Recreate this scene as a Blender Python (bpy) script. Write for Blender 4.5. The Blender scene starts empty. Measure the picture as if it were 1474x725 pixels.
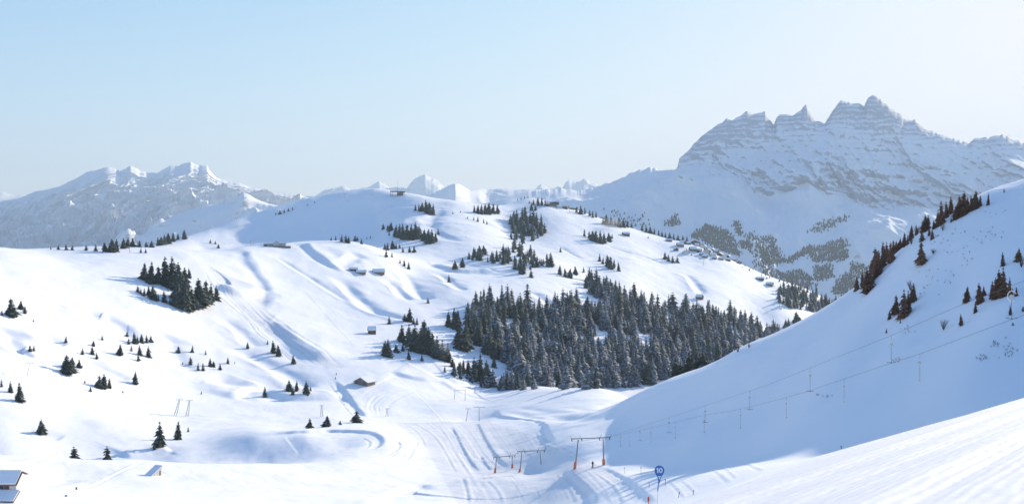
import bpy, bmesh, math, random
import numpy as np
from mathutils import Vector, Matrix
random.seed(7); rng = np.random.RandomState(7)
SC = bpy.context.scene
COL = SC.collection
F, CX, CY = 1416.0, 737.0, 362.5          # focal length and centre in photo pixels
R = math.radians
SUN_AZ, SUN_EL = R(40), R(17.8)

# ---------------------------------------------------------------- materials
def new_mat(name):
    m = bpy.data.materials.new(name); m.use_nodes = True
    nt = m.node_tree; b = nt.nodes['Principled BSDF']
    return m, nt, b
def node(nt, t, **kw):
    n = nt.nodes.new(t)
    for k, v in kw.items():
        if hasattr(n, k): setattr(n, k, v)
    return n
def link(nt, a, b): nt.links.new(a, b)
def mixrgb(nt, fac, a, b):
    n = nt.nodes.new('ShaderNodeMix'); n.data_type = 'RGBA'
    for sock, v in ((n.inputs[0], fac), (n.inputs[6], a), (n.inputs[7], b)):
        if hasattr(v, 'is_output'): nt.links.new(v, sock)
        elif isinstance(v, (int, float)): sock.default_value = v
        else: sock.default_value = (*v, 1) if len(v) == 3 else v
    return n.outputs[2]
def math_n(nt, op, a, b=None, c=None, clamp=False):
    n = nt.nodes.new('ShaderNodeMath'); n.operation = op; n.use_clamp = clamp
    for i, v in enumerate((a, b, c)):
        if v is None: continue
        if hasattr(v, 'is_output'): nt.links.new(v, n.inputs[i])
        else: n.inputs[i].default_value = v
    return n.outputs[0]
def maprange(nt, v, a, b, c=0.0, d=1.0):
    n = nt.nodes.new('ShaderNodeMapRange'); n.interpolation_type = 'SMOOTHSTEP'
    nt.links.new(v, n.inputs[0])
    for i, x in enumerate((a, b, c, d)): n.inputs[i+1].default_value = x
    return n.outputs[0]
def noise_n(nt, vec, scale, detail=4, rough=0.55):
    n = nt.nodes.new('ShaderNodeTexNoise'); n.inputs['Scale'].default_value = scale
    n.inputs['Detail'].default_value = detail; n.inputs['Roughness'].default_value = rough
    if vec is not None: nt.links.new(vec, n.inputs['Vector'])
    return n.outputs['Fac']
def plain(name, col, rough=0.7, metal=0.0, var=0.18, scale=3.0):
    m, nt, b = new_mat(name)
    tc = node(nt, 'ShaderNodeTexCoord')
    f = noise_n(nt, tc.outputs['Object'], scale)
    b.inputs['Base Color'].default_value = (*col, 1)
    c = mixrgb(nt, f, [x*(1-var) for x in col], [min(1, x*(1+var)) for x in col])
    link(nt, c, b.inputs['Base Color'])
    b.inputs['Roughness'].default_value = rough; b.inputs['Metallic'].default_value = metal
    return m

# ---------------------------------------------------------------- noise
def vnoise(x, y, seed=0):
    xi = np.floor(x).astype(np.int64); yi = np.floor(y).astype(np.int64)
    fx = x-xi; fy = y-yi
    def h(a, b):
        n = (a*374761393 + b*668265263 + seed*1442695041) & 0x7fffffff
        n = ((n ^ (n >> 13))*1274126177) & 0x7fffffff
        return ((n ^ (n >> 16)) & 0xffff)/65535.0
    def g(a, b, dx, dy):
        t = h(a, b)*2*np.pi
        return np.cos(t)*dx+np.sin(t)*dy
    u = fx*fx*fx*(fx*(fx*6-15)+10); v = fy*fy*fy*(fy*(fy*6-15)+10)
    a = g(xi, yi, fx, fy); b = g(xi+1, yi, fx-1, fy); c = g(xi, yi+1, fx, fy-1); d = g(xi+1, yi+1, fx-1, fy-1)
    return ((a*(1-u)+b*u)*(1-v)+(c*(1-u)+d*u)*v)*1.5
def fbm(x, y, oct=4, seed=0, gain=0.5):
    s = np.zeros_like(x); a = 1.0
    for i in range(oct):
        s += a*vnoise(x*2**i, y*2**i, seed+i*17); a *= gain
    return s
def ridged(x, y, oct=5, seed=0, gain=0.55):
    s = np.zeros_like(x); a = 1.0; w = np.ones_like(x)
    for i in range(oct):
        n = 1-np.abs(vnoise(x*2**i, y*2**i, seed+i*31))*1.6
        n = np.clip(n, 0, 1)**2*w; w = np.clip(n*1.6, 0, 1)
        s += a*n; a *= gain
    return s
def sstep(a, b, x):
    t = np.clip((x-a)/(b-a), 0, 1); return t*t*(3-2*t)

def grid_mesh(name, X, Y, Z, mat, attrs=None):
    nr, nc = X.shape
    me = bpy.data.meshes.new(name)
    co = np.stack([X, Y, Z], -1).reshape(-1, 3).astype(np.float32)
    me.vertices.add(nr*nc); me.vertices.foreach_set('co', co.ravel())
    i = np.arange((nr-1)*(nc-1)); r = i//(nc-1); c = i % (nc-1)
    a = r*nc+c
    q = np.stack([a, a+1, a+nc+1, a+nc], -1).astype(np.int32)
    me.loops.add(q.size); me.loops.foreach_set('vertex_index', q.ravel())
    me.polygons.add(len(q)); me.polygons.foreach_set('loop_start', (np.arange(len(q))*4).astype(np.int32))
    me.polygons.foreach_set('use_smooth', np.ones(len(q), dtype=bool))
    me.update(calc_edges=True)
    for k, v in (attrs or {}).items():
        at = me.attributes.new(k, 'FLOAT', 'POINT'); at.data.foreach_set('value', v.astype(np.float32).ravel())
    me.materials.append(mat)
    o = bpy.data.objects.new(name, me); COL.objects.link(o)
    return o

# ---------------------------------------------------------------- terrain: control points (photo px, photo py, distance in m)
CP = '''
0,725,190 150,725,200 300,725,215 450,725,228 560,725,236 640,725,243 700,725,250 780,725,232 850,725,180 900,725,150 940,725,126
-200,725,185 -300,690,260 -200,664,330 -100,660,330 0,660,330 100,662,330 200,662,325 260,665,320 330,668,325 250,690,270 400,690,285 100,690,260
-200,690,370 0,680,365 110,682,362 160,684,365 230,682,372
480,690,300 560,660,370 640,700,290 600,690,320
480,619,450 550,624,440 520,640,405 480,655,378 300,653,419 370,633,425 440,628,424 500,630,428 300,671,393 370,669,397 430,653,404 500,641,412 260,664,405 260,672,395 210,652,425 330,628,450 420,618,470 370,615,480 380,668,340 300,672,355
0,640,400 60,622,430 100,600,465 150,612,460 200,615,470 200,597,520 250,592,555 330,600,560 420,602,570 500,606,545 560,604,590
-200,640,400 -200,560,450 -200,450,540 -200,366,640 -330,380,600
-100,362,700 0,362,770 100,368,850 200,366,910 270,365,960 320,366,1010
0,450,590 100,450,655 200,450,725 0,550,480 100,550,525 200,550,580 300,550,635 300,450,800 390,450,860 390,550,665 500,550,690 500,450,930
560,550,700 600,500,830 600,450,980 600,410,1130 640,560,720 300,400,890 100,400,750 200,400,815 0,400,680 -100,400,620 460,505,760
350,356,1080 400,352,1150 440,347,1200 480,346,1230 520,352,1210 560,372,1180 620,396,1185 400,400,980 500,400,1050
-200,420,1000 0,400,1150 100,400,1250 180,376,1250 -200,410,1000 -200,480,2000 0,470,2000 100,450,2000 200,420,1900
90,373,1150 150,366,1350 200,357,1480 240,351,1570 270,343,1640 300,334,1710 340,321,1780 400,303,1850 450,292,1880 500,284,1895 540,281,1900
570,281,1900 600,283,1890 620,287,1880 650,291,1860 680,297,1860 710,302,1880
290,357,1590 350,348,1690 400,338,1735 450,329,1770 500,317,1800 540,299,1860 300,376,1180 400,368,1350 480,362,1470 450,352,1600 400,357,1540 540,342,1650
560,330,1620 620,310,1720 600,350,1480 560,362,1350 640,345,1500 700,330,1650 680,365,1400 700,400,1220 640,420,1090 700,440,1050 660,385,1290
730,296,2080 760,286,2100 790,291,2080 830,303,2050 870,316,2030 900,326,2010 950,340,2000 1000,352,1980 1050,372,1940 1100,394,1900 1130,405,1880 1150,412,1860 1200,437,1800 1260,470,1740
740,330,1800 790,320,1850 760,360,1560 800,345,1700 850,335,1830 800,380,1400 800,410,1250 800,430,1160 850,370,1600 850,400,1400 900,350,1800 900,380,1580 900,405,1430
950,360,1830 950,400,1550 1000,385,1730 1000,410,1560 1050,395,1730 1050,430,1520 1100,415,1720 1120,440,1560 900,425,1340 960,432,1420
660,450,1010 670,480,930 640,520,800 700,500,880 650,536,770 700,520,840 690,556,770 740,560,760 760,480,990 800,460,1080 800,500,970 760,520,880 800,530,890 850,470,1100 850,520,950 850,562,860
900,460,1180 900,500,1060 900,550,920 960,470,1240 960,520,1050 1040,465,1340 1000,500,1180 1100,465,1480 1100,490,1350 1150,470,1500 1160,450,1600 1200,460,1650
680,560,745 720,568,715 760,560,725 800,559,722 850,563,690 880,562,620 720,590,590 790,600,500 760,575,620 840,590,450 820,620,365 800,650,314 820,680,266 670,576,690 640,590,640 600,590,640
685,606,590 650,606,560 700,625,470 640,640,440 740,640,405 700,655,390 600,640,440 748,678,314 714,679,332 680,690,298 800,690,263 780,674,306 740,690,284
828,675,260 869,672,254 840,700,225 880,690,215
850,640,306 865,655,282 885,667,258 950,668,228 1000,665,207 1060,663,183 1130,656,158 1210,646,142 1300,622,138 1474,585,128 1600,560,150 1750,530,140
860,612,348 880,600,365 900,620,315 950,625,280 950,590,315 1000,600,283 1000,630,240 1060,630,215 1060,600,245 1060,560,280 1130,625,182 1130,590,215 1130,540,258 1210,610,165 1210,570,188 1210,520,228 1210,460,273 1300,560,172 1300,480,222 1300,420,256
1400,540,155 1400,460,200 1400,380,243 1474,540,152 1474,440,190 1474,350,238 1600,480,190 1600,225,262 1540,285,255 1750,420,185 1750,170,250 1900,420,185 1900,230,238
900,576,392 930,561,376 960,548,358 1000,533,342 1030,521,328 1060,508,311 1095,494,306 1130,478,301 1160,463,297 1180,452,294 1210,434,291 1245,413,288 1265,394,287 1290,372,286 1315,350,285 1340,332,285 1365,315,285 1390,300,285 1415,287,285 1440,277,285 1474,266,285 1510,246,286 1550,212,287 1600,165,290 1750,40,295 1900,-20,300
930,580,440 960,562,420 1000,545,400 1060,518,365 1130,487,355 1180,461,350 1245,424,345 1290,384,340 1340,343,340 1390,312,340 1440,290,340 1474,280,340 1600,200,345 1750,110,350 1900,60,355
960,585,480 1000,572,480 1060,560,480 1130,545,480 1180,530,480 1245,500,470 1340,440,470 1440,390,470 1600,340,470 1800,300,470
930,590,650 1000,580,700 1060,560,700 1130,565,700 1245,550,700 1340,520,700 1474,500,700 1750,460,700
1130,520,1000 1245,530,1000 1340,520,1000 1474,510,1000 1750,480,1000 1060,510,1100
1300,490,1500 1474,500,1500 1750,500,1500
900,690,195 960,690,165 1020,690,138 1100,674,128 1050,680,140 1000,680,165 1000,715,112 1050,700,110 1200,660,108 1300,640,98 1100,700,88
943,752,45 943,745,70 943,737,100 1050,735,60 1150,700,65 1250,668,80 1400,620,110 900,770,60 850,790,80 700,790,120 400,780,140 0,790,130 -200,790,120
700,900,60 400,900,70 0,900,70 900,850,35 800,1100,25 400,1200,30 0,1200,30 1000,810,28
-300,600,2900 0,560,2900 200,540,2900 400,520,2900 570,500,2900 760,500,2900 900,520,2900 1100,540,2900 1300,560,2900 1500,560,2900 1800,560,2900
570,350,2300 400,380,2300 700,350,2300 250,430,2200 850,360,2400 1000,420,2350 1130,470,2250 1300,520,2200 1600,520,2200
'''
pts = np.array([[float(v) for v in s.split(',')] for s in CP.split()])
LB = 0.42
def ab(u, Y): return u/270.0, np.log(Y)/LB
def tps_fit(p, vals, lam=1e-4):
    a, b = ab(p[:, 0], p[:, 2]); n = len(a)
    d2 = (a[:, None]-a)**2+(b[:, None]-b)**2
    K = 0.5*d2*np.log(d2+1e-12)+lam*np.eye(n)
    P = np.stack([np.ones(n), a, b], 1)
    A = np.zeros((n+3, n+3)); A[:n, :n] = K; A[:n, n:] = P; A[n:, :n] = P.T
    w = np.linalg.solve(A, np.concatenate([vals, np.zeros(3)]))
    def ev(u, Y):
        x, y = ab(u, Y); out = np.zeros(len(u))
        for s in range(0, len(u), 4000):
            e = slice(s, s+4000)
            d2 = (x[e, None]-a)**2+(y[e, None]-b)**2
            out[e] = (0.5*d2*np.log(d2+1e-12))@w[:n]+w[n]+w[n+1]*x[e]+w[n+2]*y[e]
        return out
    return ev
ev = tps_fit(pts, CY-pts[:, 1])
U = np.concatenate([np.arange(-1600, -360, 60), np.arange(-360, -40, 10), np.arange(-40, 1520, 1.5), np.arange(1520, 1900, 10), np.arange(1900, 6100, 70)])
def gs(a, b, n): return np.exp(np.linspace(np.log(a), np.log(b), n, endpoint=False))
YR = np.concatenate([gs(0.4, 2.5, 14), gs(2.5, 12, 60), gs(12, 110, 230), gs(110, 250, 220), gs(250, 1500, 800), gs(1500, 2150, 150), gs(2150, 2900, 24), [2900]])
# coarse evaluation, then cubic upsampling
uc = np.linspace(-360, 1900, 230); lc = np.linspace(np.log(2.5), np.log(YR[-1]), 330)
UU, LL = np.meshgrid(uc, lc)
tc_ = ev(UU.ravel(), np.exp(LL.ravel())).reshape(UU.shape)
def cub(x, xc):
    h = xc[1]-xc[0]; q = np.clip((x-xc[0])/h, 0, len(xc)-1.0001); i = np.floor(q).astype(int); f = q-i
    idx = [np.clip(i+k, 0, len(xc)-1) for k in (-1, 0, 1, 2)]
    w = [-.5*f+f*f-.5*f**3, 1-2.5*f*f+1.5*f**3, .5*f+2*f*f-1.5*f**3, -.5*f*f+.5*f**3]
    return idx, w
ir, wr = cub(np.log(np.clip(YR, 2.5, None)), lc)
t1 = sum(w[:, None]*tc_[i] for i, w in zip(ir, wr))
ic, wc = cub(np.clip(U, -360, 1899.9), uc)
T = sum(w[None]*t1[:, i] for i, w in zip(ic, wc))
GY = np.repeat(YR[:, None], len(U), 1); GX = (U[None]-CX)/F*GY
Z = T*GY/F
# the near piste: a plane left of which the slope drops away along a lip
def plane(x, y): return -1.87+0.188*x-0.222*y
lipw = np.array([[-40, -60], [-9, 2], [-2.2, 15], [4.7, 28], [9.5, 36], [15.2, 45], [27, 61], [41.6, 80], [90, 140]], float)
def sdist(px, py, pl):
    best = np.full(px.shape, 1e9); sg = np.ones(px.shape); tt = np.zeros(px.shape); acc = 0.0
    for (x0, y0), (x1, y1) in zip(pl[:-1], pl[1:]):
        dx, dy = x1-x0, y1-y0; L = math.hypot(dx, dy)
        t = np.clip(((px-x0)*dx+(py-y0)*dy)/(L*L), 0, 1)
        qx, qy = px-x0-t*dx, py-y0-t*dy
        d = np.hypot(qx, qy); cr = qx*dy-qy*dx            # positive = right of the direction
        m = d < best
        best = np.where(m, d, best); sg = np.where(m, np.where(cr >= 0, 1.0, -1.0), sg); tt = np.where(m, acc+t*L, tt)
        acc += L
    return best*sg, tt
nearm = YR < 150
S_, TT_ = sdist(GX[nearm], GY[nearm], lipw)
Pz = plane(GX[nearm], GY[nearm])
wn = sstep(-5, 0.6, S_)*(1-sstep(88, 118, GY[nearm]))
# grooming on the near piste: bands and corduroy parallel to the lip
sx_ = ((GX[nearm]-4.7)*52-(GY[nearm]-28)*36.9)/63.76; TT_ = ((GX[nearm]-4.7)*36.9+(GY[nearm]-28)*52)/63.76+60
gx = sx_+0.25*vnoise(TT_/60, sx_/9, 5)
groom = (0.028*np.sin(gx*2*np.pi/3.1+0.6*vnoise(TT_/70, gx/6, 8))*(0.5+0.5*vnoise(TT_/60, gx/2.5, 9))
         + 0.03*fbm(TT_/150, gx/1.1, 3, 11) + 0.008*fbm(TT_/50, gx/0.3, 2, 13) + 0.004*fbm(TT_/2.5, gx/2.0, 2, 14))
for c0, amp, ww in ((2.2, .16, .5), (3.1, -.14, .5), (7.4, .16, .45), (8.2, -.14, .5), (12.5, .13, .4), (13.2, -.12, .4), (5.2, -.07, .5), (10.5, .06, .6)):
    groom += 0.5*amp*np.exp(-((gx-c0-0.3*vnoise(TT_/20, S_*0+c0, 3))/ww)**2)
Z[nearm] = Z[nearm]*(1-wn)+(Pz+groom)*wn

def interp_cell(x, y):
    u = CX+F*x/y
    i = int(np.searchsorted(U, u)-1); j = int(np.searchsorted(YR, y)-1)
    i = min(max(i, 0), len(U)-2); j = min(max(j, 0), len(YR)-2)
    return i, (u-U[i])/(U[i+1]-U[i]), j, (y-YR[j])/(YR[j+1]-YR[j])
def ground(x, y):
    i, f, j, g = interp_cell(x, y)
    return (Z[j, i]*(1-f)+Z[j, i+1]*f)*(1-g)+(Z[j+1, i]*(1-f)+Z[j+1, i+1]*f)*g
def hit(px, py, ymin=100.0, ymax=2400.0):
    """first point of the snow seen through photo pixel px, py (or the skyline below it)"""
    i = int(np.clip(np.searchsorted(U, px)-1, 0, len(U)-2)); f = (px-U[i])/(U[i+1]-U[i])
    z = Z[:, i]*(1-f)+Z[:, i+1]*f
    p = CY-F*z/YR
    ok = (YR >= ymin) & (YR <= ymax)
    j = np.nonzero(ok & (p <= py))[0]
    if len(j) == 0:
        jj = np.nonzero(ok)[0]; j0 = jj[np.argmin(p[jj])]; y = YR[j0]
    else:
        j0 = j[0]
        if j0 > 0 and p[j0-1] > py:
            g = (p[j0-1]-py)/(p[j0-1]-p[j0]); y = YR[j0-1]+g*(YR[j0]-YR[j0-1])
        else: y = YR[j0]
    x = (px-CX)/F*y
    return x, y, ground(x, y)
def smooth_line(pl, step=4.0):
    pl = np.array(pl, float)
    p = np.vstack([2*pl[0]-pl[1], pl, 2*pl[-1]-pl[-2]]); out = []
    for k in range(1, len(p)-2):
        n = max(2, int(np.hypot(*(p[k+1]-p[k]))/step))
        for t in np.linspace(0, 1, n, endpoint=False):
            out.append(0.5*((2*p[k])+(-p[k-1]+p[k+1])*t+(2*p[k-1]-5*p[k]+4*p[k+1]-p[k+2])*t*t+(-p[k-1]+3*p[k]-3*p[k+1]+p[k+2])*t**3))
    out.append(pl[-1]); return np.array(out)
def world_line(s, ymin=110, ymax=2400, step=4.0):
    pl = [[float(v) for v in q.split(',')] for q in s.split()]
    return np.array([hit(u, v, ymin, ymax)[:2] for u, v in smooth_line(pl, step)])

# ---- snow relief: gullies, scarps and ski-run edges, drawn along lines on the ground
# kind: g groove, r ridge, s scarp (ground right of the line stands higher, falling off over L), e edge (small bank)
LINES = '''
g 118,440;141,455;163,461;181,478;190,490|9|3.54
g 63,478;78,489;95,497|7|2.66
g 245,480;246,500;261,521;290,532|9|3.32
g 10,470;14,490;30,503;45,506|8|3.32
g 55,512;75,522;92,530|7|2.44
g 118,512;135,523;160,535;185,548|7|1.99
e 294,388;309,415;326,435;356,460;372,480;400,500;440,535|2.25|0.4
s 352,358;358,376;372,397;386,416;384,447|16|3.51
s 370,463;395,470;412,484;440,508;472,522|22|5.46
g 397,370;433,392;470,415;505,438|4|1.1
g 493,399;505,418;526,435;546,448;578,456;600,462|10|4.21
g 554,400;568,410;578,422;590,432|9|3.76
g 586,392;593,410;606,424;621,432|10|4.43
g 631,392;654,408;671,419|8|3.32
g 520,365;500,378;490,388|9|3.32
g 650,375;680,383;720,392|8|2.66
g 770,420;790,436;800,445|9|3.32
g 870,352;900,362;930,370;960,382|8|2.21
g 990,395;1005,412;1012,425|9|3.76
g 800,352;840,372;880,370;920,376|7|1.99
s 590,290;560,300;552,312;560,325;575,330|45|9
g 640,300;620,320;640,340;680,350|14|3.88
g 690,318;720,330;740,345|12|3.32
s 480,545;495,562;508,580;525,600|4.8|1.95
e 470,545;485,565;498,585;515,604|1.8|0.28
e 533,598;530,585;540,570;560,562;600,555|1.8|0.25
e 545,600;545,585;560,572;590,560|1.35|0.15
e 200,568;225,583;260,595;320,600;420,601;520,602|1.8|0.28
e 195,572;220,588;260,600;330,605;420,606|1.35|0.19
s 370,629;420,622;490,620;533,623;549,631;546,642;526,649|4.2|1.42
e 520,627;533,634;528,643;508,645|1.35|0.25
e 546,617;568,631;576,643;561,653;531,664;470,680|1.35|0.25
e 576,606;596,618;608,631;613,645|1.12|0.15
e 593,607;623,626;641,651;659,683|1.12|0.19
e 612,607;640,626;655,650;676,684|1.12|0.12
s 650,612;661,633;674,658;692,680|1.35|0.59
e 630,610;648,635;668,668;680,690|1.12|0.12
s 687,607;696,626;709,648;721,663;736,675|1.35|0.56
s 692,655;700,668;708,677|1.08|0.43
e 666,688;672,702;676,724|1.12|0.22
e 700,690;716,706;724,724|0.9|0.12
e 640,684;690,681;740,679|1.35|0.15
s 811,676;831,691;846,706;860,725|2.1|0.83
e 800,680;818,700;830,724|0.9|0.12
s 858,669;878,678;903,693;923,708;943,727|1.56|0.6
e 848,676;872,692;890,710;898,724|0.72|0.11
e 840,674;856,690;874,712;880,724|0.63|0.07
s 712,588;718,598;740,602;765,604;783,611;790,628;800,640|3|1.12
e 770,620;785,640;800,650;832,665|1.35|0.19
g 725,592;790,602;860,596|4|0.6
g 735,597;800,604;880,590|4|0.6
g 760,588;820,598;890,580|4|0.6
g 750,593;830,602;870,598|3|0.5
g 780,608;850,604;890,592|4|0.6
g 740,586;800,593;850,592|4|0.5
g 810,585;860,590;900,578|4|0.5
e 1071,664;1083,672;1100,678|0.72|0.11
e 1020,671;1036,684;1052,697|0.63|0.09
e 962,693;975,706;985,717|0.54|0.09
e 980,692;1000,709|0.5|0.07
e 1040,671;1060,690|0.5|0.07
s 530,726;560,712;590,702;612,700;622,706|5|1.3
e 90,715;130,700;170,680;208,663|1.12|0.25
g 20,700;60,697;110,690|4|0.6
e 380,362;430,400;470,440;500,470|1.35|0.15
g 340,500;380,520;420,540;450,560|9|2.88
g 300,540;340,552;390,556;430,552|10|2.88
g 320,455;350,480;370,500|7|1.77
e 1000,528;1040,512;1090,500;1130,484|2.25|0.31
e 940,556;990,543;1050,520;1110,497|1.8|0.28
e 880,590;930,570;990,545|1.8|0.25
s 306,408;330,420;355,425;388,420|18|6.24
s 375,566;420,573;470,572;492,566|12|4.29
s 615,380;660,391;720,392|24|7.02
s 437,350;455,368;480,384;498,392|14|4.68
s 335,575;360,560;385,552|10|3.12
e 960,378;1000,395;1045,420|1.6|0.45
e 880,352;941,373;975,392|1.6|0.45
e 1000,402;1060,412;1110,426|1.6|0.4
e 640,330;700,345;745,352|1.6|0.4
e 470,300;520,320;545,345|1.5|0.35
e 60,400;140,422;230,470|1.1|0.3
e 20,480;90,520;180,560|1.1|0.3
e 100,580;170,600;225,622|1|0.25
e 320,590;400,588;480,590|1|0.3
e 640,606;600,565;560,530|1.1|0.3
e 430,410;470,455;510,500|1.2|0.3
e 560,400;600,430;640,440|1.3|0.35
e 30,690;140,694;260,700;380,688|0.8|0.12
e 420,700;480,690;560,676|0.8|0.12
e 200,720;300,700;420,676|0.7|0.1
e 1150,560;1060,590;980,625|0.9|0.25
e 1400,420;1300,480;1180,560|0.8|0.25
e 1420,380;1340,440;1260,520|0.8|0.2
g 1180,470;1150,520;1090,580|6|0.7
g 1280,430;1260,500;1200,590|6|0.7
g 1380,360;1370,430;1330,500|6|0.7
s 180,660;215,655;250,648|10|2.34
g 20,620;50,622;90,632|6|1.2
g 150,590;180,600;230,612|5|0.8
s 640,545;670,552;700,562|9|2.5
s 560,535;600,545;640,548|9|2.5
'''
def disp_line(w, kind, wid, amp):
    global Z
    y0, y1 = w[:, 1].min(), w[:, 1].max()
    reach = wid*(14 if kind == 's' and wid < 10 else 5 if kind in 'se' else 3)
    rj = np.nonzero((YR > y0-reach) & (YR < y1+reach))[0]
    us = CX+F*w[:, 0]/w[:, 1]; du = reach*F/max(y0-reach, 20)
    cj = np.nonzero((U > us.min()-du) & (U < us.max()+du))[0]
    if len(rj) == 0 or len(cj) == 0: return
    sl = np.ix_(rj, cj)
    gx_, gy_ = GX[sl], GY[sl]
    d, tt = sdist(gx_, gy_, w)
    if kind in 'se': d = -d
    L = np.sum(np.hypot(*np.diff(w, axis=0).T))
    end = sstep(-0.001, 0.16*L, tt)*sstep(-0.001, 0.16*L, L-tt)
    e2 = end*(0.8+0.35*vnoise(tt/(wid*4), tt*0, 3))
    dw = d/(wid*(0.9+(0.5 if wid > 6 else 0.2)*vnoise(tt/(wid*(3 if wid > 6 else 8)), d/(wid*2), 21)))
    if kind == 'g': f = -np.exp(-dw**2)+0.28*np.exp(-(dw-1.6)**2)
    elif kind == 'r': f = np.exp(-dw**2)
    elif kind == 's' and wid < 10: f = 1.15*(sstep(-0.4, 0.5, dw)-0.5)*np.exp(-np.abs(dw)/5)
    elif kind == 's': f = sstep(-0.35, 0.45, dw)*np.exp(-np.clip(dw, 0, None)/1.5)-0.25*np.exp(-((dw+0.55)/0.5)**2)
    else: f = 0.7*np.exp(-((dw-0.6)/0.5)**2)-0.6*np.exp(-((dw+0.4)/0.45)**2)
    Z[sl] += amp*e2*f
# soft undulation first (kept off the near piste)
far = sstep(100, 260, GY)
Z += far*(0.6*fbm(GX/60, GY/75, 3, 40)+0.22*fbm(GX/16, GY/22, 3, 50))
Z += sstep(500, 900, GY)*1.1*fbm(GX/95+7, GY/120, 3, 60)
Z += sstep(60, 140, GY)*(1-sstep(300, 420, GY))*0.03*fbm(GX/4.5, GY/7, 3, 70)
Z += sstep(240, 270, GY)*(1-sstep(400, 440, GY))*0.05*fbm(GX/4+GY/9, GY/12, 3, 71)
lines = [l for l in LINES.strip().split('\n')]
wl = []
for l in lines:
    kind, rest = l.split(' ', 1); p, wid, amp = rest.split('|')
    wl.append((kind, world_line(p.replace(';', ' ')), float(wid), float(amp)))
def resamp(p, n):
    c = np.concatenate([[0], np.cumsum(np.hypot(*np.diff(p, axis=0).T))]); q = np.linspace(0, c[-1], n)
    return np.stack([np.interp(q, c, p[:, 0]), np.interp(q, c, p[:, 1])], 1)
def between(sa, sb, n, wid, amp, ya, yb):
    P = lambda t: np.array([[float(v) for v in q.split(',')] for q in t.split(';')])
    A, B = resamp(P(sa), 12), resamp(P(sb), 12)
    for f in np.linspace(0.04, 0.96, n):
        f = f+random.uniform(-.4, .4)/n
        c = A*(1-f)+B*f; i0, i1 = sorted(random.sample(range(0, 12), 2))
        if i1-i0 < 4: i0, i1 = 0, 11
        c = c[i0:i1+1]
        wl.append((random.choice('eeg'), world_line(' '.join('%f,%f' % tuple(v) for v in c), ya, yb, 8.0), wid*random.uniform(.6, 1.4), amp*random.uniform(.4, 1.3)))
between('600,606;630,626;650,655;675,685', '685,607;697,630;712,655;738,676', 12, .8, .11, 200, 700)
between('690,607;705,630;725,660;745,676', '770,612;780,630;800,655;835,668', 9, .9, .08, 200, 700)
between('668,688;680,705;690,724', '800,680;818,700;830,724', 8, .7, .06, 150, 420)
between('812,677;832,692;848,708;862,725', '860,671;880,680;905,696;943,727', 9, .6, .05, 100, 320)
between('300,390;328,430;375,478;445,535', '384,447;420,480;455,500;500,528', 12, 1.5, .35, 500, 1200)
between('540,600;530,585;545,570;580,560', '560,602;556,585;575,570;610,556', 5, 1.0, .2, 400, 900)
between('480,620;540,621;575,635;566,652;530,664', '590,612;600,625;605,640;590,660;560,672', 7, 1.0, .18, 250, 600)
for kind, w, wid, amp in wl: disp_line(w, kind, wid, amp)

# groomed mask for the fine corduroy (ski runs)
def in_poly(px, py, poly):
    c = np.zeros(px.shape, bool); n = len(poly)
    for k in range(n):
        (x0, y0), (x1, y1) = poly[k], poly[(k+1) % n]
        if y0 == y1: continue
        m = ((y0 > py) != (y1 > py)) & (px < (x1-x0)*(py-y0)/(y1-y0)+x0)
        c ^= m
    return c
PYG = CY-F*Z/GY
runs = [([(570, 608), (700, 606), (790, 632), (860, 668), (945, 727), (660, 727), (640, 690), (610, 640)], 200, 620),
        ([(300, 386), (385, 415), (385, 447), (440, 500), (500, 528), (470, 530), (400, 490), (340, 440)], 600, 1200)]
GM = np.zeros(Z.shape)
for poly, ya, yb in runs:
    GM = np.maximum(GM, (in_poly(np.repeat(U[None], len(YR), 0), PYG, poly) & (GY > ya) & (GY < yb))*1.0)
GM[nearm] = np.maximum(GM[nearm], wn*(S_ > 0))
# ---------------------------------------------------------------- snow
def snow_material():
    m, nt, b = new_mat('snow')
    geo = node(nt, 'ShaderNodeNewGeometry')
    n1 = noise_n(nt, geo.outputs['Position'], 0.35, 5)
    n2 = noise_n(nt, geo.outputs['Position'], 0.02, 4)
    c = mixrgb(nt, n2, (0.90, 0.905, 0.915), (0.94, 0.94, 0.94))
    ga = node(nt, 'ShaderNodeAttribute', attribute_name='groomed')
    c = mixrgb(nt, math_n(nt, 'MULTIPLY', ga.outputs['Fac'], maprange(nt, noise_n(nt, geo.outputs['Position'], 0.25, 3), 0.3, 0.7, 0.6, 1.0)), c, (0.80, 0.805, 0.815))
    link(nt, c, b.inputs['Base Color'])
    b.inputs['Roughness'].default_value = 0.75
    b.inputs['Specular IOR Level'].default_value = 0.2
    # fine relief: wind texture everywhere, corduroy on the groomed runs
    at = node(nt, 'ShaderNodeAttribute', attribute_name='groomed')
    mp = node(nt, 'ShaderNodeMapping'); mp.inputs['Rotation'].default_value = (0, 0, R(36)); link(nt, geo.outputs['Position'], mp.inputs['Vector'])
    wv = node(nt, 'ShaderNodeTexWave', wave_type='BANDS', bands_direction='X'); link(nt, mp.outputs[0], wv.inputs['Vector'])
    wv.inputs['Scale'].default_value = 0.9; wv.inputs['Distortion'].default_value = 3.0; wv.inputs['Detail'].default_value = 3
    h = math_n(nt, 'MULTIPLY_ADD', math_n(nt, 'MULTIPLY', wv.outputs['Fac'], at.outputs['Fac']), 0.03, math_n(nt, 'MULTIPLY', n1, 0.12))
    bp = node(nt, 'ShaderNodeBump'); bp.inputs['Strength'].default_value = 0.5; bp.inputs['Distance'].default_value = 1.0
    link(nt, h, bp.inputs['Height']); link(nt, bp.outputs[0], b.inputs['Normal'])
    return m
SNOW = snow_material()
terr = grid_mesh('snow_ground', GX, GY, Z, SNOW, {'groomed': GM})
terr['kind'] = 'structure'
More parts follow.
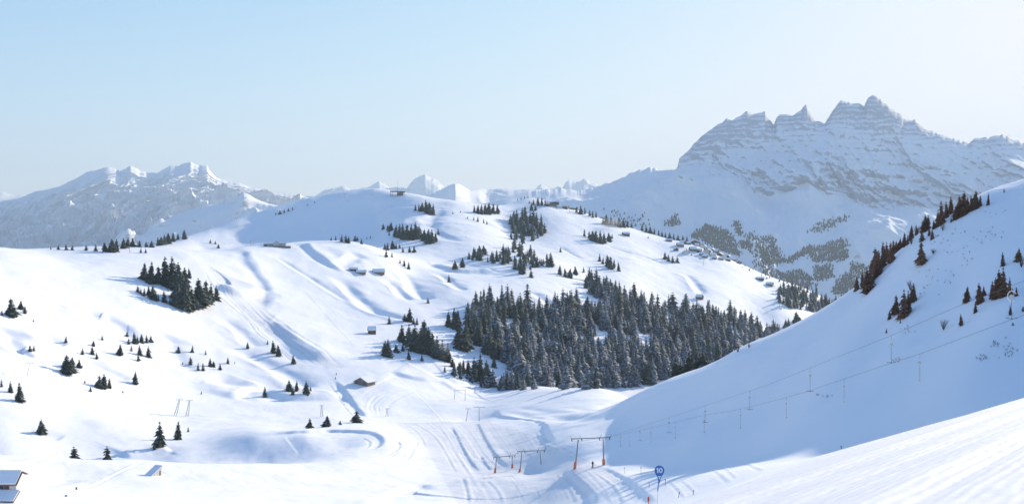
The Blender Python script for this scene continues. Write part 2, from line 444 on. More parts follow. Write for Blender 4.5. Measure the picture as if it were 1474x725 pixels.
# the same slope carried on behind and beside the camera (just under the main sheet where they meet)
px_, py_ = np.meshgrid(np.concatenate([np.linspace(-70, 20, 40), np.linspace(24, 150, 40)]), np.concatenate([np.linspace(-90, 4, 50), np.linspace(5, 60, 50)]))
sd_, _ = sdist(px_, py_, np.vstack([[-80, -130], lipw]))
g2 = grid_mesh('snow_slope', px_, py_, plane(px_, py_)-0.3*np.where(py_ > 0, 1-sstep(3.5, 3.72, px_/np.maximum(py_, 0.3)), 0)-0.6*np.clip(-sd_-1, 0, None)+0.05*fbm(px_/6, py_/6, 3, 90), SNOW, {'groomed': (sd_ > 0)*1.0})
g2['kind'] = 'structure'

# ---------------------------------------------------------------- far mountains
def mountain_material(name, rock_amt=1.0, rock=(0.36, 0.40, 0.47), scale=1.0):
    m, nt, b = new_mat(name)
    geo = node(nt, 'ShaderNodeNewGeometry')
    at = node(nt, 'ShaderNodeAttribute', attribute_name='rock')
    sx = node(nt, 'ShaderNodeSeparateXYZ'); link(nt, geo.outputs['Normal'], sx.inputs[0])
    mp = node(nt, 'ShaderNodeMapping'); mp.inputs['Scale'].default_value = (0.32, 0.32, 2.8); mp.inputs['Rotation'].default_value = (0, R(14), 0); link(nt, geo.outputs['Position'], mp.inputs['Vector'])
    n1 = noise_n(nt, mp.outputs[0], 0.055*scale, 12, 0.8)
    sp = node(nt, 'ShaderNodeSeparateXYZ'); link(nt, mp.outputs[0], sp.inputs[0])
    band = math_n(nt, 'SINE', math_n(nt, 'ADD', math_n(nt, 'MULTIPLY', sp.outputs['Z'], 0.055*scale), math_n(nt, 'MULTIPLY', noise_n(nt, geo.outputs['Position'], 0.008*scale, 5), 14.0)))
    n2 = noise_n(nt, geo.outputs['Position'], 0.005*scale, 5, 0.6)
    st = math_n(nt, 'MULTIPLY_ADD', sx.outputs['Z'], -0.7, 0.86)
    v = math_n(nt, 'ADD', st, math_n(nt, 'MULTIPLY', math_n(nt, 'SUBTRACT', n1, 0.5), 1.0))
    v = math_n(nt, 'ADD', v, math_n(nt, 'MULTIPLY', math_n(nt, 'SUBTRACT', n2, 0.5), 0.35))
    v = math_n(nt, 'ADD', v, math_n(nt, 'MULTIPLY', math_n(nt, 'SUBTRACT', at.outputs['Fac'], 1.0), 0.55))
    v = math_n(nt, 'ADD', v, math_n(nt, 'MULTIPLY', band, 0.10))
    n3 = noise_n(nt, geo.outputs['Position'], 0.075*scale, 8, 0.75)
    v = math_n(nt, 'ADD', v, math_n(nt, 'MULTIPLY', math_n(nt, 'SUBTRACT', n3, 0.5), 0.55))
    f = maprange(nt, v, 0.36, 0.66, 0.0, rock_amt)
    rk = mixrgb(nt, n2, [c*0.8 for c in rock], [c*1.25 for c in rock])
    sn = (0.86, 0.87, 0.89)
    link(nt, mixrgb(nt, f, sn, rk), b.inputs['Base Color'])
    b.inputs['Roughness'].default_value = 0.85; b.inputs['Specular IOR Level'].default_value = 0.15
    return m
def pl(s): return np.array([[float(v) for v in q.split(',')] for q in s.split()])
def pchip_rows(tk, vk, tq):
    """monotone cubic through rows vk[k] (each an array over columns) at parameters tk"""
    tk = np.array(tk, float); d = np.diff(vk, axis=0)/np.diff(tk)[:, None]
    m = np.zeros_like(vk); m[0] = d[0]; m[-1] = d[-1]
    s = np.sign(d[:-1])*np.sign(d[1:]) > 0
    hm = 2*d[:-1]*d[1:]/np.where(np.abs(d[:-1]+d[1:]) < 1e-12, 1e-12, d[:-1]+d[1:])
    m[1:-1] = np.where(s, hm, 0)
    i = np.clip(np.searchsorted(tk, tq)-1, 0, len(tk)-2); h = (tk[i+1]-tk[i])[:, None]; t = ((tq-tk[i])/(tk[i+1]-tk[i]))[:, None]
    return ((1+2*t)*(1-t)**2)*vk[i]+t*(1-t)**2*h*m[i]+t*t*(3-2*t)*vk[i+1]+t*t*(t-1)*h*m[i+1]
def loft(name, mat, us, rows, nr, relief, rockf=None, jag=0.0, seed=1, env0=0.88):
    """rows: list of (t, polyline of px,py ; distance polyline px,Y or constant), nearest first; the crest is the row at t=1, then a back slope"""
    tk = [r[0] for r in rows]
    ang, dst = [], []
    for t, line, Y in rows:
        p = pl(line); a = np.interp(us, p[:, 0], p[:, 1])
        if t == 1.0 and jag: a = a+jag*fbm(us/7, us*0+seed, 3, seed)
        ang.append((CY-a)/F)
        if isinstance(Y, str): q = pl(Y); dst.append(np.interp(us, q[:, 0], q[:, 1]))
        else: dst.append(np.full(len(us), float(Y)))
    ang = np.array(ang); dst = np.array(dst); zz = ang*dst
    tq = np.linspace(tk[0], tk[-1], nr)
    Yg = pchip_rows(tk, dst, tq); Zg = pchip_rows(tk, zz, tq)
    Tg = np.repeat(tq[:, None], len(us), 1); Ug = np.repeat(us[None], nr, 0)
    dY, dZ = relief(Ug, Tg, Yg, Zg)
    dZ = np.where(dZ > 0, dZ*(1-sstep(0.5, 0.9, Tg)), dZ)
    dZ = dZ*(1-0.45*sstep(0.6, 0.93, Tg))
    env = np.where(Tg <= 1, 1-sstep(env0, 1.0, Tg), sstep(1.0, 1.1, Tg))
    # keep the crest line where the photo has it, and only let relief sink in under it
    Yn = Yg+dY*env; Zg = Zg*Yn/Yg+dZ*env
    Xg = (Ug-CX)/F*Yn; Yg = Yn
    rk = rockf(Ug, Tg, Yg, Zg) if rockf else np.ones_like(Tg)
    o = grid_mesh(name, Xg, Yg, Zg, mat, {'rock': rk}); o['kind'] = 'structure'
    GRID[name] = (us, Yg, Zg)
    return o
GRID = {}
def mhit(name, px, py):
    us, Yg, Zg = GRID[name]; i = int(np.argmin(np.abs(us-px))); p = CY-F*Zg[:, i]/Yg[:, i]
    j = np.nonzero(p <= py)[0]
    if len(j) == 0: return None
    y = Yg[j[0], i]; return (px-CX)/F*y, y, Zg[j[0], i]

# ---- the big rock massif on the right
crest = '''600,330 660,305 735,283 765,276 785,273.5 810,272.5 835,276 863,268 891,259 911,248 936,241.5 942,242 951,246 973,244 976,240 978,228 993,215 1000,206 1008,198 1031,181 1040,176 1047,170 1053,174
1064,168 1074,161 1085,165 1101,161 1105,169 1114,181 1118,170 1122,166 1131,164 1140,168 1150,161 1161,151 1163,156 1168,165 1175,174 1187,179 1195,166 1204,153 1211,145 1227,150 1235,149 1244,153 1249,143 1257,136.5 1266,142 1275,150
1286,158 1297,165 1305,174 1317,173 1325,179 1332,186 1355,194 1375,201 1395,207 1403,200 1423,198 1443,194 1458,200 1474,206 1530,222 1600,232 1700,215 1800,255 1950,300'''
ledge = '600,335 735,290 785,284 835,284 870,281 911,268 950,262 977,247 990,243 1040,232 1085,222 1110,214 1140,210 1170,205 1190,206 1240,206 1280,212 1320,220 1370,226 1420,228 1474,232 1600,250 1800,280 1950,310'
cbase = '600,345 735,300 785,296 835,298 870,296 911,284 950,272 977,253 1000,258 1030,256 1060,262 1085,272 1105,278 1130,275 1150,262 1165,256 1185,270 1210,283 1250,294 1300,302 1340,301 1380,292 1474,274 1600,280 1800,310 1950,330'
foot1 = '600,380 735,340 800,335 870,335 950,335 1000,335 1060,330 1100,335 1150,328 1200,340 1240,322 1280,312 1340,318 1400,320 1474,320 1600,330 1800,350 1950,360'
foot2 = '600,440 735,400 870,390 950,385 1000,380 1060,380 1100,385 1150,385 1200,380 1250,372 1300,372 1400,370 1474,370 1950,400'
us = np.concatenate([np.arange(600, 760, 6), np.arange(760, 1500, 1.1), np.arange(1500, 1950, 8)])
def relief_massif(u, t, y, z):
    x = (u-CX)/F*y
    hi = sstep(0.52, 0.62, t)*sstep(940, 985, u)
    lo = 1-hi
    q = x*0.8+y*0.3
    g1 = ridged(x/620+0.15*z/300, z/1100+3, 5, 3)              # buttresses running down the wall
    g2 = ridged(x/210+0.3*z/300, z/420, 4, 5)
    dip = z+0.16*(x-2100)+30*vnoise(x/500, z/300, 77)
    st = (dip/95) % 1.0
    terr_ = (sstep(0.0, 0.35, st)-st)                           # ledges
    g3 = ridged(x/70+0.2*z/90, z/150, 4, 55)
    dY = hi*(-135*g1-55*g2-26*g3-30*terr_-14*fbm(x/40, z/30, 4, 9))
    dZ = hi*(22*fbm(x/120, z/90, 4, 15))
    s1 = ridged(x/520+z/900, y/1500, 5, 23); s2 = fbm(x/160, y/240, 4, 33)
    dZ = dZ+lo*sstep(0.0, 0.08, t)*(34*(s1-0.55)+12*s2+5*fbm(x/45, y/60, 3, 44))
    dY = dY-lo*40*s1
    return dY, dZ
def rock_massif(u, t, y, z):
    hi = sstep(0.54, 0.6, t)*sstep(955, 982, u)
    return np.clip(0.3+0.66*hi+0.6*hi*sstep(0.8, 0.97, t)+0.3*sstep(0.3, 0.1, t), 0, 1.5)
back_c = '600,420 800,380 950,350 1100,320 1250,310 1400,330 1600,350 1950,400'
loft('rocky_mountain', mountain_material('massif'), us,
     [(0.0, '600,520 1950,520', 4400), (0.16, foot2, '600,5000 1000,4950 1200,4900 1474,4900 1950,4900'), (0.36, foot1, '600,5350 870,5400 1000,5500 1200,5450 1474,5400 1950,5350'),
      (0.58, cbase, '600,5600 870,5800 977,6300 1100,6300 1300,6300 1474,6000 1950,6000'), (0.80, ledge, '600,6000 870,6200 977,6700 1100,6900 1300,6900 1474,6600 1950,6500'),
      (1.0, crest, '600,6600 870,6800 977,6900 1100,7300 1300,7400 1474,7000 1950,6800'), (1.2, back_c, 9000)], 330, relief_massif, rock_massif, env0=0.68, jag=1.7, seed=4)

# ---- snowy crest between the hill and the massif
us = np.arange(560, 860, 1.6)
loft('snowy_ridge', mountain_material('ridge_snow', 0.5), us,
     [(0.0, '560,420 860,420', 5600), (0.5, '560,330 860,330', 7200), (1.0, '560,300 600,290 618,282 633,274 649,266 655,264.5 661,265 668,269 676,274 690,272 704,273 722,272 740,274 760,273 780,274 800,276 830,290 860,310', '560,8600 655,7600 700,8800 860,8600'), (1.2, '560,400 860,400', 9800)],
     110, lambda u, t, y, z: (0*t, (40*(ridged((u-CX)/F*y/500, y/700, 4, 8)-0.5)+16*(ridged((u-CX)/F*y/130, y/200, 4, 18)-.5))*sstep(0, 0.2, t)), lambda u, t, y, z: 0.55+0*t, jag=0.5, seed=12)
# ---- far left massif, sunlit on its right-hand flanks
us = np.concatenate([np.arange(-360, -40, 10), np.arange(-40, 620, 1.3)])
crestL = '''-360,330 -200,300 -60,292 0,290 27,286 50,276 68,273 85,269 97,263 108,258 125,248 141,245 150,242 156,241 165,243 173,247 181,243 188,239 195,242 201,246 213,249 226,250 236,244 246,239 256,240 265,236 274,233.5 286,239 299,238 300,244
311,256 326,261 346,264 358,270 370,272 385,275 400,278 430,281 460,290 520,300 620,310'''
def relief_left(u, t, y, z):
    y = y/0.56; x = (u-CX)/F*y
    a = 0.68*(1-sstep(0.0, 1.0, t)*0.25)
    sk = x-0.75*(y-16000)
    r1 = ridged(sk/1700, y/5200+2, 5, 3); r2 = ridged(sk/600, y/1500, 4, 13); r3 = fbm(x/300, y/300, 3, 19)
    r4 = ridged(sk/230, y/500, 4, 61)
    return (-170*r1*a-45*r2-45*r4-22*ridged(sk/85, y/160, 3, 67))*sstep(0.05, 0.4, t), sstep(0.05, 0.5, t)*a*(230*(r1-0.55)+110*(r2-0.5)+55*(r4-.5)+22*(ridged(sk/85, y/160, 3, 67)-.5)+25*r3)
loft('distant_mountain', mountain_material('left_massif', 0.2, (0.12, 0.16, 0.23), 0.5), us,
     [(0.0, '-360,430 0,425 200,420 620,420', 5600), (0.3, '-360,385 0,365 120,360 250,350 400,345 620,350', 7560), (0.6, '-360,345 0,330 80,318 150,306 250,303 320,303 400,308 620,330', 8512),
      (1.0, crestL, '-360,9240 60,9240 150,9520 280,10080 450,9800 620,9520'), (1.2, '-360,380 620,380', 11200)], 260, relief_left, lambda u, t, y, z: 1.1*sstep(0.62, 0.3, t+0.1*vnoise(u/40, t*9, 5)), jag=0.6, seed=2, env0=0.76)
us = np.arange(40, 640, 1.5)
loft('lower_mountain', mountain_material('lower_ridge', 0.6, (0.14, 0.15, 0.16), 0.8), us,
     [(0.0, '40,425 640,425', 5040), (0.5, '40,421 120,398 190,369 300,345 400,335 640,335', 6020),
      (1.0, '40,418 120,385 190,350 220,331 246,312 270,303 296,295 312,294 326,292 335,291 341,288 347,280 351,277 356,279 361,282 370,287 385,293 400,296 420,300 440,305 640,330', 7140), (1.2, '40,450 640,400', 8050)], 120,
     lambda u, t, y, z: (-90*ridged((u-CX)/F*y/900-0.4*y/900, y/1120, 4, 41), sstep(0, .2, t)*(130*(ridged((u-CX)/F*y/900-.5*y/900, y/1050, 5, 41)-.5))), lambda u, t, y, z: 0.6+0*t, jag=0.6, seed=9)
# ---- tiny far peaks
us = np.concatenate([np.arange(-360, 340, 6), np.arange(340, 900, 1.3)])
crestF = '''-360,285 -100,282 -20,277 0,275 4,275.5 10,279 20,280.5 32,280 60,290 300,300 340,286 370,275 380,279 388,277.5 395,276 415,278 428,281 440,283 453,283 462,277 470,273 482,271 493,268 499,269 505,273 518,272 530,270 538,265 546,261 553,265 560,270 573,270 586,271 590,265 596,258
604,254 611,251 618,254 625,257 631,260 636,266 641,271 650,280 700,284 725,277 740,273 755,276 765,279 770,274 774,268 779,265 784,267 789,271 796,272 803,269 810,271 813,264 818,259 823,262 827,261 833,262 840,257 846,259 853,262 858,264 862,268 875,276 900,285'''
loft('far_peaks', mountain_material('far_peaks', 0.6, (0.16, 0.17, 0.19), 0.4), us,
     [(0.0, '-360,420 900,420', 12350), (0.55, '-360,325 900,325', 13650), (1.0, crestF, 15275), (1.2, '-360,380 900,380', 16900)], 110,
     lambda u, t, y, z: (-200*ridged((u-CX)/F*y/1800, y/3500, 4, 51), sstep(0, .2, t)*(110*(ridged((u-CX)/F*y/700+y/3000, y/1800, 5, 51)-.5)+35*(ridged((u-CX)/F*y/200, y/400, 4, 57)-.5))), lambda u, t, y, z: 1.05+0*t, jag=0.9, seed=6)

SKYK = 1.0
EXPO = 1.83
# ---------------------------------------------------------------- sky, sun, air, camera
w = bpy.data.worlds.new('World'); SC.world = w; w.use_nodes = True
nt = w.node_tree; bg = nt.nodes['Background']
sky = nt.nodes.new('ShaderNodeTexSky'); sky.sky_type = 'NISHITA'; sky.sun_disc = False
sky.sun_elevation = SUN_EL; sky.sun_rotation = SUN_AZ
sky.altitude = 1900; sky.air_density = 1.0; sky.dust_density = 1.2; sky.ozone_density = 3.0
sep = nt.nodes.new('ShaderNodeSeparateColor'); cmb = nt.nodes.new('ShaderNodeCombineColor'); nt.links.new(sky.outputs[0], sep.inputs[0])
for k in range(3):                                 # soft shoulder, so that the glow round the sun does not burn out
    y = math_n(nt, 'MULTIPLY', math_n(nt, 'POWER', sep.outputs[k], (1.28, 1.17, 1.0)[k]), (0.305, 0.335, 0.475)[k])
    y = math_n(nt, 'SUBTRACT', 1.0, math_n(nt, 'EXPONENT', math_n(nt, 'MULTIPLY', y, -1.0)))
    nt.links.new(math_n(nt, 'MULTIPLY', y, SKYK*(0.955, 0.935, 0.95)[k]*10/2**EXPO), cmb.inputs[k])
nt.links.new(cmb.outputs[0], bg.inputs[0]); bg.inputs[1].default_value = 0.1
sd = bpy.data.lights.new('sun', 'SUN'); sd.energy = 2.0; sd.angle = R(0.53); sd.color = (1.0, 0.86, 0.67)
so = bpy.data.objects.new('sun', sd); COL.objects.link(so)
dirv = Vector((math.sin(SUN_AZ)*math.cos(SUN_EL), math.cos(SUN_AZ)*math.cos(SUN_EL), math.sin(SUN_EL)))
so.rotation_euler = dirv.to_track_quat('Z', 'Y').to_euler()
def haze_box():
    m = bpy.data.materials.new('haze'); m.use_nodes = True; nt = m.node_tree
    nt.nodes.remove(nt.nodes['Principled BSDF'])
    v = nt.nodes.new('ShaderNodeVolumePrincipled'); v.inputs['Color'].default_value = (0.66, 0.83, 1.0, 1); v.inputs['Density'].default_value = HAZE
    v.inputs['Anisotropy'].default_value = 0.15
    nt.links.new(v.outputs[0], nt.nodes['Material Output'].inputs['Volume'])
    x0, x1, y0, y1, z0, z1 = -12000, 12000, -60, 18500, float(min(Z.min(), -1900))-1, 1700
    bm = bmesh.new(); bmesh.ops.create_cube(bm, size=1)
    for q in bm.verts: q.co = (x0+(q.co.x+.5)*(x1-x0), y0+(q.co.y+.5)*(y1-y0), z0+(q.co.z+.5)*(z1-z0))
    me = bpy.data.meshes.new('haze'); bm.to_mesh(me); bm.free(); me.materials.append(m)
    o = bpy.data.objects.new('haze', me); COL.objects.link(o); o['kind'] = 'stuff'
HAZE = 5.8e-5
haze_box()
cam = bpy.data.cameras.new('camera'); cam.sensor_width = 36; cam.lens = 36*F/1474; cam.clip_end = 60000; cam.clip_start = 0.1
co = bpy.data.objects.new('camera', cam); COL.objects.link(co); co.location = (0, 0, 0); co.rotation_euler = (R(90), 0, 0); SC.camera = co
SC.view_settings.view_transform = 'Standard'; SC.view_settings.look = 'None'; SC.view_settings.gamma = 1; SC.view_settings.use_curve_mapping = False
SC.view_settings.exposure = EXPO+0.18
SC.cycles.volume_bounces = 0; SC.cycles.max_bounces = 14; SC.cycles.diffuse_bounces = 12; SC.cycles.use_denoising = True
# ================================================================ objects
def tag(o, label, cat, group=None):
    o['label'] = label; o['category'] = cat
    if group: o['group'] = group
    return o
def thing(name, label, cat, loc, yaw=0.0, group=None, scale=1.0):
    o = bpy.data.objects.new(name, None); COL.objects.link(o); o.empty_display_size = 0.3
    o.location = loc; o.rotation_euler = (0, 0, yaw); o.scale = (scale,)*3
    return tag(o, label, cat, group)
def obj(name, bm, mats, parent=None, smooth=False):
    me = bpy.data.meshes.new(name); bm.normal_update(); bm.to_mesh(me); bm.free()
    for m in (mats if isinstance(mats, (list, tuple)) else [mats]): me.materials.append(m)
    if smooth: me.polygons.foreach_set('use_smooth', [True]*len(me.polygons))
    o = bpy.data.objects.new(name, me); COL.objects.link(o)
    if parent is not None: o.parent = parent
    return o
def copy_thing(root, loc, yaw=0.0, scale=None, label=None, group=None):
    def cp(o, par):
        c = o.copy(); COL.objects.link(c)
        if par is not None: c.parent = par
        for ch in kids.get(o, []): cp(ch, c)
        return c
    kids = {}
    def collect(o):
        kids[o] = list(o.children)
        for ch in kids[o]: collect(ch)
    collect(root)
    c = cp(root, None); c.location = loc; c.rotation_euler = (0, 0, yaw)
    if scale is not None: c.scale = (scale,)*3 if isinstance(scale, (int, float)) else scale
    if label: c['label'] = label
    if group: c['group'] = group
    return c
def box(bm, c, s, rot=None, mi=0):
    m = Matrix.Translation(c) @ (rot.to_4x4() if rot else Matrix.Identity(4)) @ Matrix.Diagonal((*s, 1))
    r = bmesh.ops.create_cube(bm, size=1, matrix=m)
    for f in {f for v in r['verts'] for f in v.link_faces}: f.material_index = mi
def bar(bm, a, b, r0, r1=None, n=8, mi=0):
    a, b = Vector(a), Vector(b); d = b-a
    m = Matrix.Translation((a+b)/2) @ d.to_track_quat('Z', 'Y').to_matrix().to_4x4()
    r = bmesh.ops.create_cone(bm, cap_ends=True, segments=n, radius1=r0, radius2=r0 if r1 is None else r1, depth=d.length, matrix=m)
    for f in {f for v in r['verts'] for f in v.link_faces}: f.material_index = mi
def prism(bm, pts2, axis_from, axis_to, mi=0):
    """polygon pts2 (x,z) swept along y"""
    v0 = [bm.verts.new((x, axis_from, z)) for x, z in pts2]; v1 = [bm.verts.new((x, axis_to, z)) for x, z in pts2]
    n = len(pts2); fs = [bm.faces.new(v0), bm.faces.new(v1[::-1])]
    for k in range(n): fs.append(bm.faces.new((v0[(k+1) % n], v0[k], v1[k], v1[(k+1) % n])))
    for f in fs: f.material_index = mi
    bmesh.ops.recalc_face_normals(bm, faces=fs)
def yaw_to_cam(x, y): return math.atan2(-x, y)      # local -Y then points at the camera
def at(px, py, Y): return Vector(((px-CX)/F*Y, Y, (CY-py)/F*Y))

# ---------------------------------------------------------------- spruces
def needle_mat(name, frost, dark, light):
    m, nt, b = new_mat(name)
    geo = node(nt, 'ShaderNodeNewGeometry'); oi = node(nt, 'ShaderNodeObjectInfo'); tc = node(nt, 'ShaderNodeTexCoord')
    n1 = noise_n(nt, tc.outputs['Object'], 9, 4)
    n2 = noise_n(nt, geo.outputs['Position'], 0.55, 4)
    sx = node(nt, 'ShaderNodeSeparateXYZ'); link(nt, geo.outputs['True Normal'], sx.inputs[0])
    up = math_n(nt, 'ABSOLUTE', sx.outputs['Z'])
    c = mixrgb(nt, n1, dark, light)
    hs = node(nt, 'ShaderNodeHueSaturation'); link(nt, c, hs.inputs['Color'])
    ti = node(nt, 'ShaderNodeAttribute', attribute_name='tint')
    link(nt, math_n(nt, 'ADD', maprange(nt, oi.outputs['Random'], 0, 1, 0.75, 1.3), ti.outputs['Fac']), hs.inputs['Value'])
    v = math_n(nt, 'ADD', math_n(nt, 'MULTIPLY', up, 0.30), n2)
    f = maprange(nt, v, 0.95-frost*0.55, 1.15-frost*0.4, 0.0, min(0.85, 0.35+frost))
    link(nt, mixrgb(nt, f, hs.outputs[0], (0.52, 0.55, 0.60)), b.inputs['Base Color'])
    b.inputs['Roughness'].default_value = 0.8; b.inputs['Specular IOR Level'].default_value = 0.15
    return m
NEEDLE = needle_mat('spruce_needles', 0.32, (0.034, 0.046, 0.038), (0.072, 0.085, 0.062))
FROST = needle_mat('frosted_needles', 0.6, (0.085, 0.095, 0.10), (0.15, 0.158, 0.155))
WARM = needle_mat('backlit_needles', 0.12, (0.095, 0.052, 0.035), (0.19, 0.096, 0.058))  # spruce needles with the brown of the backlight put into the colour
BARK = plain('bark', (0.07, 0.05, 0.038), 0.9)
def crown_bm(bm, seed, R0, tiers, per, z0=0.05, lean=0.0, gap=0.12, mi=0, place=None):
    rg = random.Random(seed)
    def V(x, y, z):
        p = Vector((x+lean*z, y, z)); return bm.verts.new(place(p) if place else p)
    def face(*v):
        f = bm.faces.new(v); f.material_index = mi
    n = 7; ph = rg.uniform(0, 6.28)
    ring = [V(0.36*R0*math.cos(2*math.pi*k/n), 0.36*R0*math.sin(2*math.pi*k/n), z0+0.02) for k in range(n)]
    tip = V(0, 0, 0.93)
    for k in range(n): face(ring[k], ring[(k+1) % n], tip)
    for t in range(tiers):
        q = (t+rg.random()*0.7)/tiers
        z = z0+(0.985-z0)*q
        Rz = R0*rg.uniform(.78, 1.18)*((1-q)**0.72)*(0.72+0.28*min(1, q*6+0.45))+0.014
        m = max(4, int(per*(0.55+0.6*(1-q))))
        a0 = rg.random()*6.28
        for k in range(m):
            if rg.random() < gap: continue
            a = a0+(k+rg.uniform(-.35, .35))*2*math.pi/m
            L = Rz*rg.uniform(0.6, 1.2)*(1+.22*math.sin(a+ph)); dr = L*rg.uniform(0.28, 0.62)
            ca, sa = math.cos(a), math.sin(a); w_ = L*rg.uniform(0.26, 0.4)+0.008
            zz = z+rg.uniform(-.012, .012)
            ro = V(0.08*L*ca, 0.08*L*sa, zz+0.018)
            mc = V(0.58*L*ca, 0.58*L*sa, zz-0.30*dr+0.012)
            ml = V(0.55*L*ca-w_*sa, 0.55*L*sa+w_*ca, zz-0.72*dr)
            mr = V(0.55*L*ca+w_*sa, 0.55*L*sa-w_*ca, zz-0.72*dr)
            tp = V(L*ca, L*sa, zz-dr)
            face(ro, mc, ml); face(ro, mr, mc); face(ml, mc, tp); face(mc, mr, tp)
SPR = []
for k, (w_, tiers, per, lean) in enumerate([(0.30, 19, 11, 0.0), (0.27, 20, 10, 0.02), (0.34, 17, 12, -0.02), (0.23, 21, 9, 0.015), (0.40, 14, 13, 0.0), (0.29, 16, 9, -0.03)]):
    bm = bmesh.new(); crown_bm(bm, 100+k, w_, tiers, per, lean=lean)
    cm = bpy.data.meshes.new('crown'); bm.to_mesh(cm); bm.free(); cm.materials.append(NEEDLE)
    bm = bmesh.new(); bar(bm, (0, 0, -0.12), (lean*0.9, 0, 0.9), 0.022, 0.004, 7)
    tm = bpy.data.meshes.new('trunk'); bm.to_mesh(tm); bm.free(); tm.materials.append(BARK)
    bm = bmesh.new(); crown_bm(bm, 200+k, w_*1.05, 11, 8, lean=lean); bar(bm, (0, 0, -0.12), (lean*.9, 0, 0.9), 0.022, 0.004, 5, mi=1)
    sm = bpy.data.meshes.new('spruce_tree'); bm.to_mesh(sm); bm.free(); sm.materials.append(NEEDLE); sm.materials.append(BARK)
    SPR.append((cm, tm, sm))
def with_mat(me, mat, cache={}):
    k = (me.name, mat.name)
    if k not in cache:
        c = me.copy(); c.materials[0] = mat; cache[k] = c
    return cache[k]
NTREE = [0]
def spruce(loc, h, hpx, label, group, variant=None, mat=None, widen=1.0):
    v = random.randrange(len(SPR)) if variant is None else variant
    cm, tm, sm = SPR[v]
    if mat is not None: cm, sm = with_mat(cm, mat), with_mat(sm, mat)
    yaw = random.uniform(0, 6.28); NTREE[0] += 1
    widen *= random.uniform(1.05, 1.35); sc_ = (h*widen, h*widen, h)
    if hpx >= 13:
        t = thing('spruce_tree', label, 'tree', loc, yaw, group); t.scale = sc_
        for nm, me in (('trunk', tm), ('crown', cm)):
            o = bpy.data.objects.new(nm, me); COL.objects.link(o); o.parent = t
    else:
        t = bpy.data.objects.new('spruce_tree', sm); COL.objects.link(t)
        t.location = loc; t.rotation_euler = (0, 0, yaw); t.scale = sc_; tag(t, label, 'tree', group)
    return t
ORD = 'first second third fourth fifth sixth seventh eighth ninth tenth eleventh twelfth thirteenth fourteenth fifteenth sixteenth seventeenth eighteenth nineteenth twentieth'.split()
FOREST = []      # (x, y, z, h, frost)
def clump(place, text, variant=None, mat=None, widen=1.0, Y=None, ymin=100, ymax=2400, kind='spruce', minpx=6):
    """place: a phrase that says where; text: px,base py,height px ..."""
    rows = sorted([[float(v) for v in q.split(',')] for q in text.split()])
    big = [r for r in rows if r[2] >= minpx]
    for r in rows:
        if Y is None: x, y, z = hit(r[0], r[1], ymin, ymax)
        else:
            y = Y; x = (r[0]-CX)/F*y; z = ground(x, y)
        h = r[2]*y/F
        if Y is not None: h = (CY-(r[1]-r[2]))/F*y-z
        if r not in big: FOREST.append((x, y, z-0.1*h*0, h, 0)); continue
        if len(big) == 1: lab = 'lone '+kind+' '+place
        elif len(big) == 2: lab = ('left of two ' if r is big[0] else 'right of two ')+kind+'s '+place
        else:
            i = big.index(r); lab = (ORD[i]+' '+kind+' from the left ' if i < len(ORD) else 'rightmost '+kind+' ')+place
        spruce((x, y, z), h, r[2], lab, 'spruces '+place, variant, mat, widen)
clump('beside the left edge of the snow slope', '16,455,27 30,445,13 36,451,12 3,454,9', widen=1.15)
clump('in the dark clump high on the left slope', '208,402,25 218,408,32 228,408,26 237,410,42 247,413,45 256,418,42 266,415,31 272,400,15 261,432,41')
clump('in the lower half of the left slope clump', '256,440,35 268,445,37 276,444,31 286,440,41 296,435,33 304,434,27 311,431,21', widen=1.05)
clump('in the thin fringe left of the big clump', '198,420,10 208,426,12 220,430,20 228,433,11 236,435,18 245,438,10 214,425,14 203,423,9')
clump('scattered on the upper middle of the left slope', '48,463,4 43,505,9 49,505,9 95,493,11 147,489,7 135,498,9 356,501,10')
clump('in the trio below the left slope gully', '119,510,10 133,510,13 139,516,10')
clump('in the small clump low on the left slope', '96,537,28 104,528,16 114,529,13 91,531,12', widen=1.1)
clump('in the loose row at mid left slope', '173,511,17 183,484,8 193,494,17 185,495,9 204,493,13 211,493,12 217,492,10 198,494,11')
clump('just under the loose row at mid slope', '189,505,9 201,511,15 213,513,16 199,519,11')
clump('along the shadowed hollow beyond the loose row', '257,507,10 277,507,11 296,510,7 274,524,12 285,533,12 292,533,12 302,527,13 308,528,10 317,532,10 328,523,10 263,524,4 338,523,4')
clump('on the lower left snowfield above the piste', '195,552,19 143,558,19 150,559,22 157,558,15 130,563,8 122,551,5 177,565,4 290,567,5', widen=1.1)
clump('by the left edge of the low snowfield', '15,564,16 28,577,28 2,556,11', variant=3)
clump('round topped on the open snow low at the left', '59,623,21', variant=4)
clump('standing by the hollow near the hump', '231,643,38 222,647,12 257,632,27 271,621,8')
clump('peeping over the snow crest at lower left', '107,661,20 154,661,21', Y=362, variant=2, widen=1.15)
clump('in the row beside the shaded bend of the run', '381,571,16 416,563,17 421,567,9 427,562,15 440,566,19 447,562,7')
clump('along the hump rim above the hairpin track', '446,616,15 471,614,17 490,611,7 513,608,18', variant=2, widen=1.35)
clump('beside the left edge of the steep ski run', '385,495,6 393,508,19 400,512,17 422,523,13')
clump('on the slope above the barn with big roof', '484,539,4 483,545,4 560,466,12 616,436,9 646,406,12')
clump('in the group just above the central clump', '590,463,21 583,462,12 600,467,11 595,466,10')
clump('in the central clump left of the forest', '578,492,26 588,496,31 597,503,36 610,496,37 607,506,36 617,508,38 622,511,35 630,516,34 637,518,30 644,520,28 575,490,13 602,507,25')
clump('on the snow left of the central clump', '559,513,26 554,511,22 570,507,13 580,505,12 592,505,13 588,517,13 607,519,10', widen=1.15)
clump('in the tall stand at the forest corner', '654,472,30 646,470,23 659,473,28 662,503,38 671,500,38 675,488,33 669,503,33 659,496,26 688,497,32')
